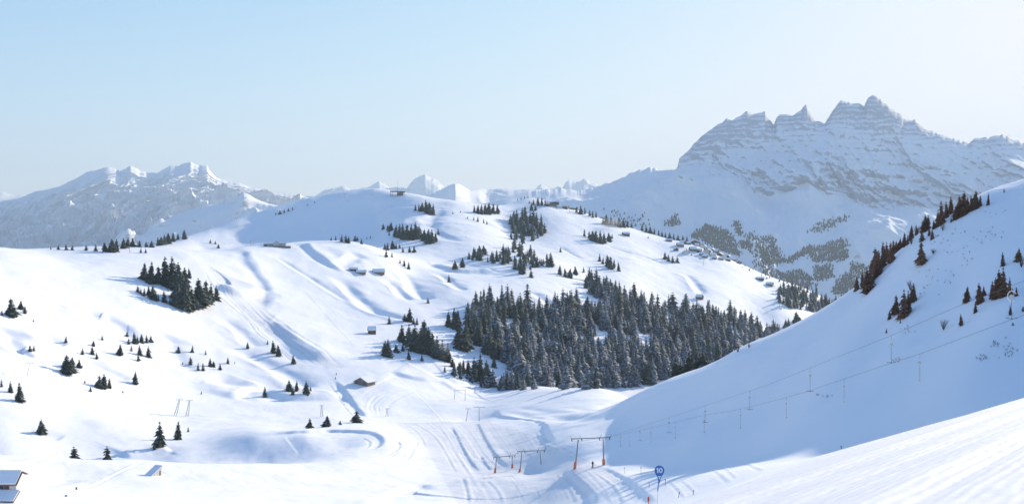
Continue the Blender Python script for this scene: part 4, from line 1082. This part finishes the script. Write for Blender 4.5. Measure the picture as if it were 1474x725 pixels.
# ---------------------------------------------------------------- the skier
def skier():
    x, y, z = hit(853.2, 672.5, 200); H = 1.75
    base = Vector((x, y, z))
    t = thing('person', 'lone skier in dark clothing standing with poles by the large portal', 'person', base, yaw_to_cam(x, y)+R(25))
    V = {'pel': (0, 0, .92), 'wai': (0, .01, 1.08), 'che': (0, 0, 1.32), 'nec': (0, -.02, 1.47), 'hed': (0, -.04, 1.60), 'top': (0, -.03, 1.70)}
    E = [('pel', 'wai'), ('wai', 'che'), ('che', 'nec'), ('nec', 'hed'), ('hed', 'top')]
    RD = {'pel': .16, 'wai': .15, 'che': .18, 'nec': .065, 'hed': .11, 'top': .08}
    for s, k in ((-1, 'l'), (1, 'r')):
        V.update({k+'sh': (s*.2, 0, 1.40), k+'el': (s*.28, -.03, 1.14), k+'wr': (s*.30, -.24, 1.02), k+'ha': (s*.30, -.31, 1.02), k+'hi': (s*.1, 0, .86), k+'kn': (s*.12, -.07, .50), k+'an': (s*.12, 0, .12), k+'to': (s*.12, -.16, .07)})
        RD.update({k+'sh': .085, k+'el': .065, k+'wr': .05, k+'ha': .045, k+'hi': .12, k+'kn': .085, k+'an': .075, k+'to': .06})
        E += [('che', k+'sh'), (k+'sh', k+'el'), (k+'el', k+'wr'), (k+'wr', k+'ha'), ('pel', k+'hi'), (k+'hi', k+'kn'), (k+'kn', k+'an'), (k+'an', k+'to')]
    names = list(V); me = bpy.data.meshes.new('body'); me.from_pydata([V[n] for n in names], [(names.index(a), names.index(b)) for a, b in E], [])
    o = bpy.data.objects.new('body', me); COL.objects.link(o)
    md = o.modifiers.new('skin', 'SKIN')
    for i, n in enumerate(names):
        me.skin_vertices[0].data[i].radius = (RD[n], RD[n]*0.85 if n in ('pel', 'wai', 'che') else RD[n])
    me.skin_vertices[0].data[0].use_root = True
    o.modifiers.new('sub', 'SUBSURF').levels = 2
    bpy.context.view_layer.update()
    m2 = bpy.data.meshes.new_from_object(o.evaluated_get(bpy.context.evaluated_depsgraph_get())); bpy.data.objects.remove(o)
    m2.materials.clear(); m2.materials.append(CLOTH); m2.materials.append(SKIN)
    for p in m2.polygons:
        c = p.center
        p.material_index = 1 if (1.50 < c.z < 1.64 and c.y < -0.07) else 0
        p.use_smooth = True
    b = bpy.data.objects.new('body', m2); COL.objects.link(b); b.parent = t
    bm = bmesh.new(); bmesh.ops.create_uvsphere(bm, u_segments=16, v_segments=10, radius=0.135, matrix=Matrix.Translation((0, -.02, 1.655)) @ Matrix.Diagonal((1, 1.1, .85, 1)))
    bmesh.ops.delete(bm, geom=[v for v in bm.verts if v.co.z < 1.62 and v.co.y < -0.04], context='VERTS'); obj('helmet', bm, DARKST, t, True)
    for s in (-1, 1):
        bm = bmesh.new(); box(bm, (s*.12, -.05, 0.02), (.09, 1.65, .03)); box(bm, (s*.12, -.93, 0.06), (.08, .18, .03), Matrix.Rotation(R(-25), 3, 'X')); obj('ski', bm, RED, t)
        bm = bmesh.new(); bar(bm, (s*.31, -.31, 1.06), (s*.42, -.42, -.02), .012, None, 6); bar(bm, (s*.415, -.415, .07), (s*.42, -.42, .05), .05, None, 8); obj('ski_pole', bm, DARKST, t)
skier()

# ---------------------------------------------------------------- houses
def chalet(name, label, cat, px, py, wpx, hpx, yaw=0.0, Y=None, ymin=100, wall=None, depth=0.8, pitch=0.35, eave=0.55, group=None, snow=True, detail=True, roofmat=None, ridge_x=True, sink=0.3):
    if Y is None: x, y, z = hit(px, py, ymin)
    else: y = Y; x = (px-CX)/F*y; z = ground(x, y)
    L = wpx*y/F; H = hpx*y/F; D = L*depth
    t = thing(name, label, cat, (x, y, z), yaw_to_cam(x, y)+yaw, group)
    e = H*eave; w2 = D/2 if ridge_x else L/2; l2 = L/2 if ridge_x else D/2
    Rm = Matrix.Rotation(R(90), 4, 'Z') if ridge_x else Matrix.Identity(4)   # prism sweeps along local y
    o_ = 0.09*min(L, D); th = max(0.16, 0.05*H)
    bm = bmesh.new(); prism(bm, [(-w2, -sink*H), (w2, -sink*H), (w2, e), (0, H-th), (-w2, e)], -l2, l2); bm.transform(Rm)
    wo = obj('wall', bm, wall or WOOD, t)
    sl = (H-e)/w2
    def slab(x0, z0, thk, over, mat, par, nm):
        bm = bmesh.new(); k = w2+over
        prism(bm, [(-k, e-sl*over+z0), (0, H-th+z0), (k, e-sl*over+z0), (k, e-sl*over+z0+thk), (0, H-th+z0+thk), (-k, e-sl*over+z0+thk)], -l2-over, l2+over)
        bm.transform(Rm); return obj(nm, bm, mat, par)
    rf = slab(0, 0.003, th, o_, roofmat or GREYWOOD, t, 'roof')
    if snow: slab(0, th+0.006, max(0.25, 0.07*H), o_*0.85, roofsnow, rf, 'snow_cover')
    if detail:
        fy = -(w2 if ridge_x else l2)-0.03
        for s in (-0.3, 0.25):
            bm = bmesh.new(); box(bm, (s*L, fy, e*0.55), (L*0.12, 0.05, e*0.34)); box(bm, (s*L, fy-.02, e*0.55-e*.2), (L*.15, .06, .06)); obj('window', bm, GLASS, t)
        bm = bmesh.new(); box(bm, (-0.02*L, fy, e*0.36), (L*0.11, 0.05, e*0.66)); obj('door', bm, GREYWOOD, t)
    return t
chalet('wooden_chalet', 'small brown timber chalet with snowy roof alone on the sunny slope', 'chalet', 535.3, 480, 10.5, 10.5, R(8), wall=WOOD, depth=.75, eave=.5)
chalet('mountain_barn', 'wide low barn with a great snow roof beside the run below the chalet', 'barn', 525, 552, 24, 10, R(-38), wall=GREYWOOD, depth=.75, eave=.36, ridge_x=False)
# barn cut by the left edge of the photo, with a lean-to
def near_barn():
    Y = 196.0; t0 = at(10, 712, Y); z = ground(t0.x, Y); ux = Y/F
    t = thing('farm_shed', 'cream shed with blue-shaded snow roofs cut off at the lower left corner', 'shed', (t0.x, Y, z))
    xr = at(31.5, 0, Y).x-t0.x; H = (at(0, 678.5, Y).z-z); eF = H-1.9; wF = 2.2; wB = 1.9
    bm = bmesh.new(); xl = xr-9.0
    prism(bm, [(-wF, -1.5), (wB, -1.5), (wB, H-1.0), (0, H-.15), (-wF, eF)], -xr, -xl); bm.transform(Matrix.Rotation(R(90), 4, 'Z')); bm.transform(Matrix.Diagonal((-1, 1, 1, 1)))
    for v in bm.verts: v.co = (abs(v.co.x) if False else v.co.x, v.co.y, v.co.z)
    xs = sorted({round(v.co.x, 3) for v in bm.verts}); 
    for v in bm.verts: v.co.x = xr if abs(v.co.x-xs[-1]) < .01 else xl
    bmesh.ops.recalc_face_normals(bm, faces=bm.faces); obj('wall', bm, CREAM, t)
    def sl(nm, pts_, mat, par, x0, x1):
        bm = bmesh.new(); v0 = [bm.verts.new((x0, a, b)) for a, b in pts_]; v1 = [bm.verts.new((x1, a, b)) for a, b in pts_]; n = len(pts_)
        bm.faces.new(v0); bm.faces.new(v1[::-1])
        for k in range(n): bm.faces.new((v0[k], v0[(k+1) % n], v1[(k+1) % n], v1[k]))
        bmesh.ops.recalc_face_normals(bm, faces=bm.faces); return obj(nm, bm, mat, par)
    s = (H-eF)/wF; sb = 0.85/wB
    rf = sl('roof', [(-wF-.3, eF-.3*s), (0, H), (wB+.35, H-.85-.35*sb), (wB+.35, H-.85-.35*sb+.14), (0, H+.14), (-wF-.3, eF-.3*s+.14)], REDROOF, t, xl-.2, xr+.25)
    sl('snow_cover', [(-wF-.22, eF-.22*s+.145), (0, H+.145), (0, H+.38), (-wF-.22, eF-.22*s+.38)], roofsnow, rf, xl, xr-.05)
    bm = bmesh.new(); box(bm, (xr-3.6, -wF-.03, eF-1.1), (2.2, .06, 1.5)); obj('doorway', bm, GLASS, t)  # dark sheet standing in for the shade inside the opening
    bm = bmesh.new(); box(bm, (xr-1.9, -wF-.05, eF-1.1), (1.0, .09, 1.5)); obj('shutter', bm, WOOD, t)
    zt = at(0, 701.8, Y).z-z; zb = at(0, 714.5, Y).z-z; y0 = -wF-.05; y1 = -wF-2.4
    sl('annex_wall', [(y0, -1.5), (y0, zt-.12), (y1, zb+.35), (y1, -1.5)], CREAM, t, xl, xr+.75)
    r2 = sl('annex_roof', [(y0-.01, zt-.1), (y0-.01, zt+.04), (y1-.3, zb+.32), (y1-.3, zb+.18)], REDROOF, t, xl, xr+.85)
    sl('snow_cover', [(y0-.02, zt+.046), (y0-.02, zt+.26), (y1-.25, zb+.54), (y1-.25, zb+.34)], roofsnow, r2, xl, xr+.7)
near_barn()
def buried_hut():
    x, y, z = hit(226, 684, 150); k = y/F*0.85
    t = thing('buried_hut', 'cream lean-to hut half buried in snow with its slanted wall showing at lower left', 'hut', (x, y, z), yaw_to_cam(x, y)+R(46))
    def pr(nm, p, d0, d1, mat, par=t):
        bm = bmesh.new(); prism(bm, p, d0, d1); bm.transform(Matrix.Diagonal((k, k, k, 1))); bmesh.ops.recalc_face_normals(bm, faces=bm.faces); return obj(nm, bm, mat, par)
    pr('wall', [(-10, -4), (10.5, -4), (10.5, 12.2), (-10, 1.5)], 0, 14, CREAM)
    rf = pr('roof', [(-14, -.6), (12, 12.98), (12, 13.6), (-14, .1)], -1.2, 15, GREYWOOD)
    pr('snow_cover', [(-14, .14), (11.8, 13.62), (11.8, 15.2), (-14, 2.2)], -1.0, 15, roofsnow, rf)
    pr('door', [(5.2, -3), (8.6, -3), (8.6, 7.5), (5.2, 6.2)], -.25, .2, GREYWOOD)
buried_hut()
GH = 'snowed up huts on the middle slope'
chalet('alpine_hut', 'dark low hut at the left of three snowed up huts', 'hut', 509, 389, 11, 4, R(5), wall=WOOD, depth=.6, eave=.5, group=GH, detail=False)
chalet('alpine_hut', 'middle low hut of three with a white roof', 'hut', 520, 393.5, 13, 5, R(-6), wall=GREYWOOD, depth=.6, eave=.45, group=GH, detail=False)
chalet('alpine_hut', 'long white roofed hut at the right of three', 'hut', 545, 393.5, 16, 6.5, R(6), wall=GREYWOOD, depth=.55, eave=.4, group=GH, detail=False)
chalet('alpine_chalet', 'red brown chalet alone on the snow above the forest', 'chalet', 1007, 430, 9, 6.5, R(-25), wall=WOOD, depth=.8, eave=.5, detail=False)
chalet('alpine_chalet', 'dark hut by the ski run under the powder cloud ridge', 'hut', 901, 339, 9, 5, R(20), wall=WOOD, detail=False, ymin=1200)
chalet('alpine_chalet', 'flat dark hut left above the village', 'hut', 963, 347, 9, 3.5, R(0), wall=GREYWOOD, detail=False, ymin=1200)
chalet('alpine_chalet', 'upper of two huts on the snow right of the village', 'hut', 1094, 402.5, 10, 4, R(10), wall=WOOD, detail=False, ymin=1200)
chalet('alpine_chalet', 'lower of two huts on the snow right of the village', 'hut', 1108, 411, 9, 5, R(-15), wall=GREYWOOD, detail=False, ymin=1200)
VILL = [(999, 348, 15, 6, 8), (1009.5, 350.5, 7, 5, 30), (1014, 350.5, 6, 5, -20), (1020, 353.5, 7, 5, 20), (1025.5, 355.5, 8, 5, -25), (979, 354.5, 9, 5.5, 15), (983, 350.5, 7, 4.5, -30), (997.5, 361, 9, 6, 20),
        (1005.5, 362.5, 8, 5, -15), (1017, 358, 7, 4.5, 25), (1019, 364, 10, 6, -10), (1025.5, 368.5, 8, 5, 30), (1031, 359, 7, 5, -35), (1029, 363, 6, 4.5, 10), (1039, 362, 7, 5, 20), (1036.5, 368, 8, 4.5, -20),
        (1044, 364.5, 7, 5.5, 30), (1048.5, 368.5, 7, 5, -25), (1042.5, 371, 6, 4.5, 15), (1047.5, 375, 8, 4, -10), (1053, 372.5, 7, 5, 20), (987, 365, 8, 5, 10), (1014.5, 370.5, 7, 4, -25), (973, 360.5, 6, 4, 20), (1003, 354, 6, 4, 10), (1012, 357, 6, 4, -20), (1022.5, 360.5, 6, 4, 15), (1033.5, 365, 6, 4, -10), (990.5, 351.5, 6, 4, 25), (1056.5, 375.5, 6, 4, -15), (1063, 379, 6, 4, 10), (1028, 372.5, 6, 3.5, -20), (1038, 373.5, 6, 3.5, 20), (1009.5, 367, 6, 4, -5)]
vs_ = sorted(VILL); walls = (WOOD, GREYWOOD, WOOD, CREAM)
look = {0: 'brown timber', 1: 'grey timber', 2: 'dark brown', 3: 'pale'}
for i, (px, py, w_, h_, yw) in enumerate(vs_):
    lab = '%s village chalet on the right ridge, %s from the %s' % ((look[i % 4],)+((ORD[i], 'left') if i < 17 else (ORD[len(vs_)-1-i], 'right')))
    chalet('village_chalet', lab, 'chalet', px, py, w_, h_, R(yw), wall=walls[i % 4], depth=.85, eave=.5, group='chalets of the ridge village', detail=False, ymin=1200, ridge_x=(i % 3 != 0))
HAM = [(797.5, 296.5, 12, 6, 8, 'broad dark roofed house at the top of the right ridge'), (789.5, 297, 6, 7, -35, 'white gabled house beside the dark roofed ridge house'), (805, 299.5, 7, 4, 15, 'low house just right of the dark roofed ridge house'),
       (813, 300, 9, 5.5, -12, 'long house in the middle of the ridge hamlet'), (822, 301, 7, 4, 20, 'small house right of the middle of the ridge hamlet'), (828, 301, 6, 5, -25, 'small house next to the hamlet trees'), (869, 310, 7, 6, -30, 'white roofed gable house between two ridge tree clumps')]
for i, (px, py, w_, h_, yw, lab) in enumerate(HAM):
    chalet('ridge_house', lab, 'house', px, py, w_, h_, R(yw), wall=walls[(i+1) % 4], depth=.8, eave=.5, group='houses of the ridge hamlet', detail=False, ymin=1200, roofmat=SLATE, snow=(i != 0))
# summit station: roof slab on posts over a small cabin, with a mast
def summit_station():
    x, y, z = hit(572, 281.5, 1500); k = y/F
    t = thing('summit_station', 'dark flat roofed lift station with a tall mast on the summit', 'lift station', (x, y, z), yaw_to_cam(x, y))
    bm = bmesh.new(); box(bm, (0.3*k, 0, 5.6*k), (21.5*k, 9*k, 1.25*k), Matrix.Rotation(R(2.2), 3, 'Y')); obj('roof', bm, SLATE, t)
    bm = bmesh.new(); box(bm, (4*k, 0, 1.6*k), (9*k, 6*k, 5.4*k)); obj('cabin', bm, GREYWOOD, t)
    bm = bmesh.new(); box(bm, (2.6*k, -3.05*k, 2.8*k), (5*k, .1*k, 1.3*k)); obj('window', bm, GLASS, t)
    for px in (-9.3, -6.6, -9.3, -6.6, 9.6, 9.6)[:5:2]+(-6.6,):
        bm = bmesh.new(); bar(bm, (px*k, -2*k, -1*k), (px*k, -2*k, 5.4*k), .22*k, None, 6); obj('post', bm, DARKST, t)
    bm = bmesh.new(); bar(bm, (0.5*k, 0, 5.8*k), (0.5*k, 0, 12*k), .32*k, .25*k, 8); bar(bm, (0.5*k, 0, 12*k), (0.5*k, 0, 24*k), .2*k, .1*k, 8); obj('mast', bm, STEEL, t)
summit_station()
def restaurant():
    x, y, z = hit(397, 354.5, 900); k = y/F
    t = thing('mountain_restaurant', 'mountain restaurant with red brown gable roof and long terrace on the shoulder', 'restaurant', (x, y, z), yaw_to_cam(x, y))
    def gab(nm, cx, w_, e, h, d0, d1, mat):
        bm = bmesh.new(); prism(bm, [(cx-w_/2, -1), (cx+w_/2, -1), (cx+w_/2, e), (cx, h), (cx-w_/2, e)], d0, d1); bm.transform(Matrix.Diagonal((k, k, k, 1))); bmesh.ops.recalc_face_normals(bm, faces=bm.faces); return obj(nm, bm, mat, t)
    gab('gable_wing', 1.0, 7.5, 3.4, 7.0, -3, 8, CREAM)
    bm = bmesh.new(); prism(bm, [(-3.4, 2.9), (1, 7.1), (5.4, 2.9), (5.4, 3.5), (1, 7.8), (-3.4, 3.5)], -3.5, 8.4); bm.transform(Matrix.Diagonal((k, k, k, 1))); obj('roof', bm, REDROOF, t)
    bm = bmesh.new(); box(bm, (9*k, 2*k, 1.4*k), (10*k, 6*k, 4.4*k)); obj('side_wing', bm, CREAM, t)
    bm = bmesh.new(); box(bm, (9.4*k, 2*k, 3.95*k), (11.6*k, 7*k, .7*k)); obj('side_roof', bm, REDROOF, t)
    bm = bmesh.new(); box(bm, (-7.5*k, 1*k, 1.8*k), (9*k, 6*k, 5*k)); ww = obj('annex', bm, CREAM, t)
    for q in (-10.5, -8.5, -6.5, -4.6):
        bm = bmesh.new(); box(bm, (q*k, -2.06*k, 2.5*k), (1.1*k, .12*k, 1.6*k)); obj('window', bm, GLASS, t)
    bm = bmesh.new(); box(bm, (-14.6*k, 1*k, 1.9*k), (5*k, 5*k, 3.4*k)); obj('store', bm, GREYWOOD, t)
    bm = bmesh.new(); box(bm, (2*k, -5*k, -1.0*k), (38*k, 4*k, 3.0*k)); obj('terrace', bm, GREYWOOD, t)
    bm = bmesh.new()
    for q in range(14): bar(bm, ((-16.6+q*2.85)*k, -6.9*k, .4*k), ((-16.6+q*2.85)*k, -6.9*k, 1.5*k), .09*k, None, 5)
    bar(bm, (-16.8*k, -6.9*k, 1.5*k), (20.6*k, -6.9*k, 1.5*k), .1*k, None, 5); obj('railing', bm, DARKST, t)
restaurant()

# ---------------------------------------------------------------- bare shrubs and low scrub on the right hill
def shrub_bm(bm, h, n, rg, base=Vector((0, 0, 0)), spread=0.6):
    for _ in range(n):
        a = rg.uniform(0, 6.28); tl = rg.uniform(0.1, spread); d = Vector((math.cos(a)*tl, math.sin(a)*tl, 1)).normalized()
        L = h*rg.uniform(.55, 1); p0 = base-d*0.2; p1 = base+d*L
        bar(bm, p0, p1, 0.03*h/2, 0.006, 4)
        for _ in range(3):
            f = rg.uniform(.35, .9); q = base+d*L*f; e = (d+Vector((rg.uniform(-.8, .8), rg.uniform(-.8, .8), rg.uniform(0, .6)))).normalized()
            bar(bm, q, q+e*L*.35, 0.014*h/2, 0.004, 3)
SHR = [(1320, 330, 16, 'bare grey shrub beneath the skyline trees of the right hill'), (1312, 352, 14, 'bare shrub between the upper string and the brown-lit clump'), (1357, 332, 12, 'bare shrub under the tall skyline spruce'), (1310, 418, 16, 'bare shrub on top of the steep clump'),
       (1358, 475, 17, 'pale bare bush standing alone under the upper tow cable'), (1343, 366, 10, 'low bare bush right of the dark spruce on the hill'), (1290, 338, 14, 'bare twiggy shrub at the brown-lit clump top edge'), (1470, 385, 16, 'bare shrub at the far right beside a small spruce'), (1062, 507, 9, 'brown bare bush on the spur ridge, left of two'), (1078, 501, 8, 'brown bare bush on the spur ridge, right of two'), (1040, 513, 8, 'small bare bush lowest on the spur ridge')]
for i, (px, py, hp, lab) in enumerate(SHR):
    x, y, z = hit(px, py, 100, 480); h = hp*y/F; bm = bmesh.new(); shrub_bm(bm, h, 26, random.Random(i))
    o = obj('bare_shrub', bm, BAREWOOD); o.location = (x, y, z); tag(o, lab, 'shrub', 'bare shrubs on the right hill')
rg = random.Random(5); bm = bmesh.new()
for (cx_, cy_, rx, ry, n) in [(1425, 305, 30, 10, 10), (1435, 335, 22, 10, 12), (1375, 360, 25, 8, 10), (1345, 395, 25, 10, 10), (1365, 405, 40, 10, 8), (1440, 495, 25, 8, 12), (1420, 515, 22, 5, 12), (1455, 508, 14, 8, 12), (1330, 420, 18, 8, 8), (1300, 475, 15, 8, 8),
                              (1390, 378, 18, 8, 6), (1350, 345, 12, 8, 10), (1290, 520, 14, 4, 5), (1185, 570, 12, 3, 6), (1410, 345, 20, 12, 8), (1380, 330, 20, 10, 8)]:
    for _ in range(n):
        x, y, z = hit(cx_+rg.gauss(0, .5)*rx, cy_+rg.gauss(0, .5)*ry, 100, 480)
        shrub_bm(bm, rg.uniform(.25, .7), 9, rg, Vector((x, y, z)), 1.0)
o = obj('undergrowth', bm, BAREWOOD); o['kind'] = 'stuff'

# ---------------------------------------------------------------- drifting powder from the snow guns
def mist(px, py, ymin, wpx, hpx, dens):
    x, y, z = hit(px, py, ymin); k = y/F
    m = bpy.data.materials.new('snow_mist'); m.use_nodes = True; nt = m.node_tree; nt.nodes.remove(nt.nodes['Principled BSDF'])
    v = nt.nodes.new('ShaderNodeVolumePrincipled'); v.inputs['Color'].default_value = (0.95, 0.95, 0.95, 1)
    tc = nt.nodes.new('ShaderNodeTexCoord')
    ln = nt.nodes.new('ShaderNodeVectorMath'); ln.operation = 'LENGTH'; nt.links.new(tc.outputs['Object'], ln.inputs[0])
    fall = maprange(nt, ln.outputs['Value'], 0.2, 1.0, 1.0, 0.0)
    nz = maprange(nt, noise_n(nt, tc.outputs['Object'], 2.2, 4, 0.6), 0.35, 0.7)
    nt.links.new(math_n(nt, 'MULTIPLY', math_n(nt, 'MULTIPLY', fall, nz), dens), v.inputs['Density'])
    nt.links.new(v.outputs[0], nt.nodes['Material Output'].inputs['Volume'])
    bm = bmesh.new(); bmesh.ops.create_icosphere(bm, subdivisions=3, radius=1.0)
    o = obj('snow_mist', bm, m); o.location = (x, y, z+hpx*k*0.4); o.scale = (wpx*k/2, wpx*k/2.5, hpx*k/2); o['kind'] = 'stuff'
mist(634, 518, 500, 34, 38, 0.16)
mist(880, 330, 1200, 40, 22, 0.06)
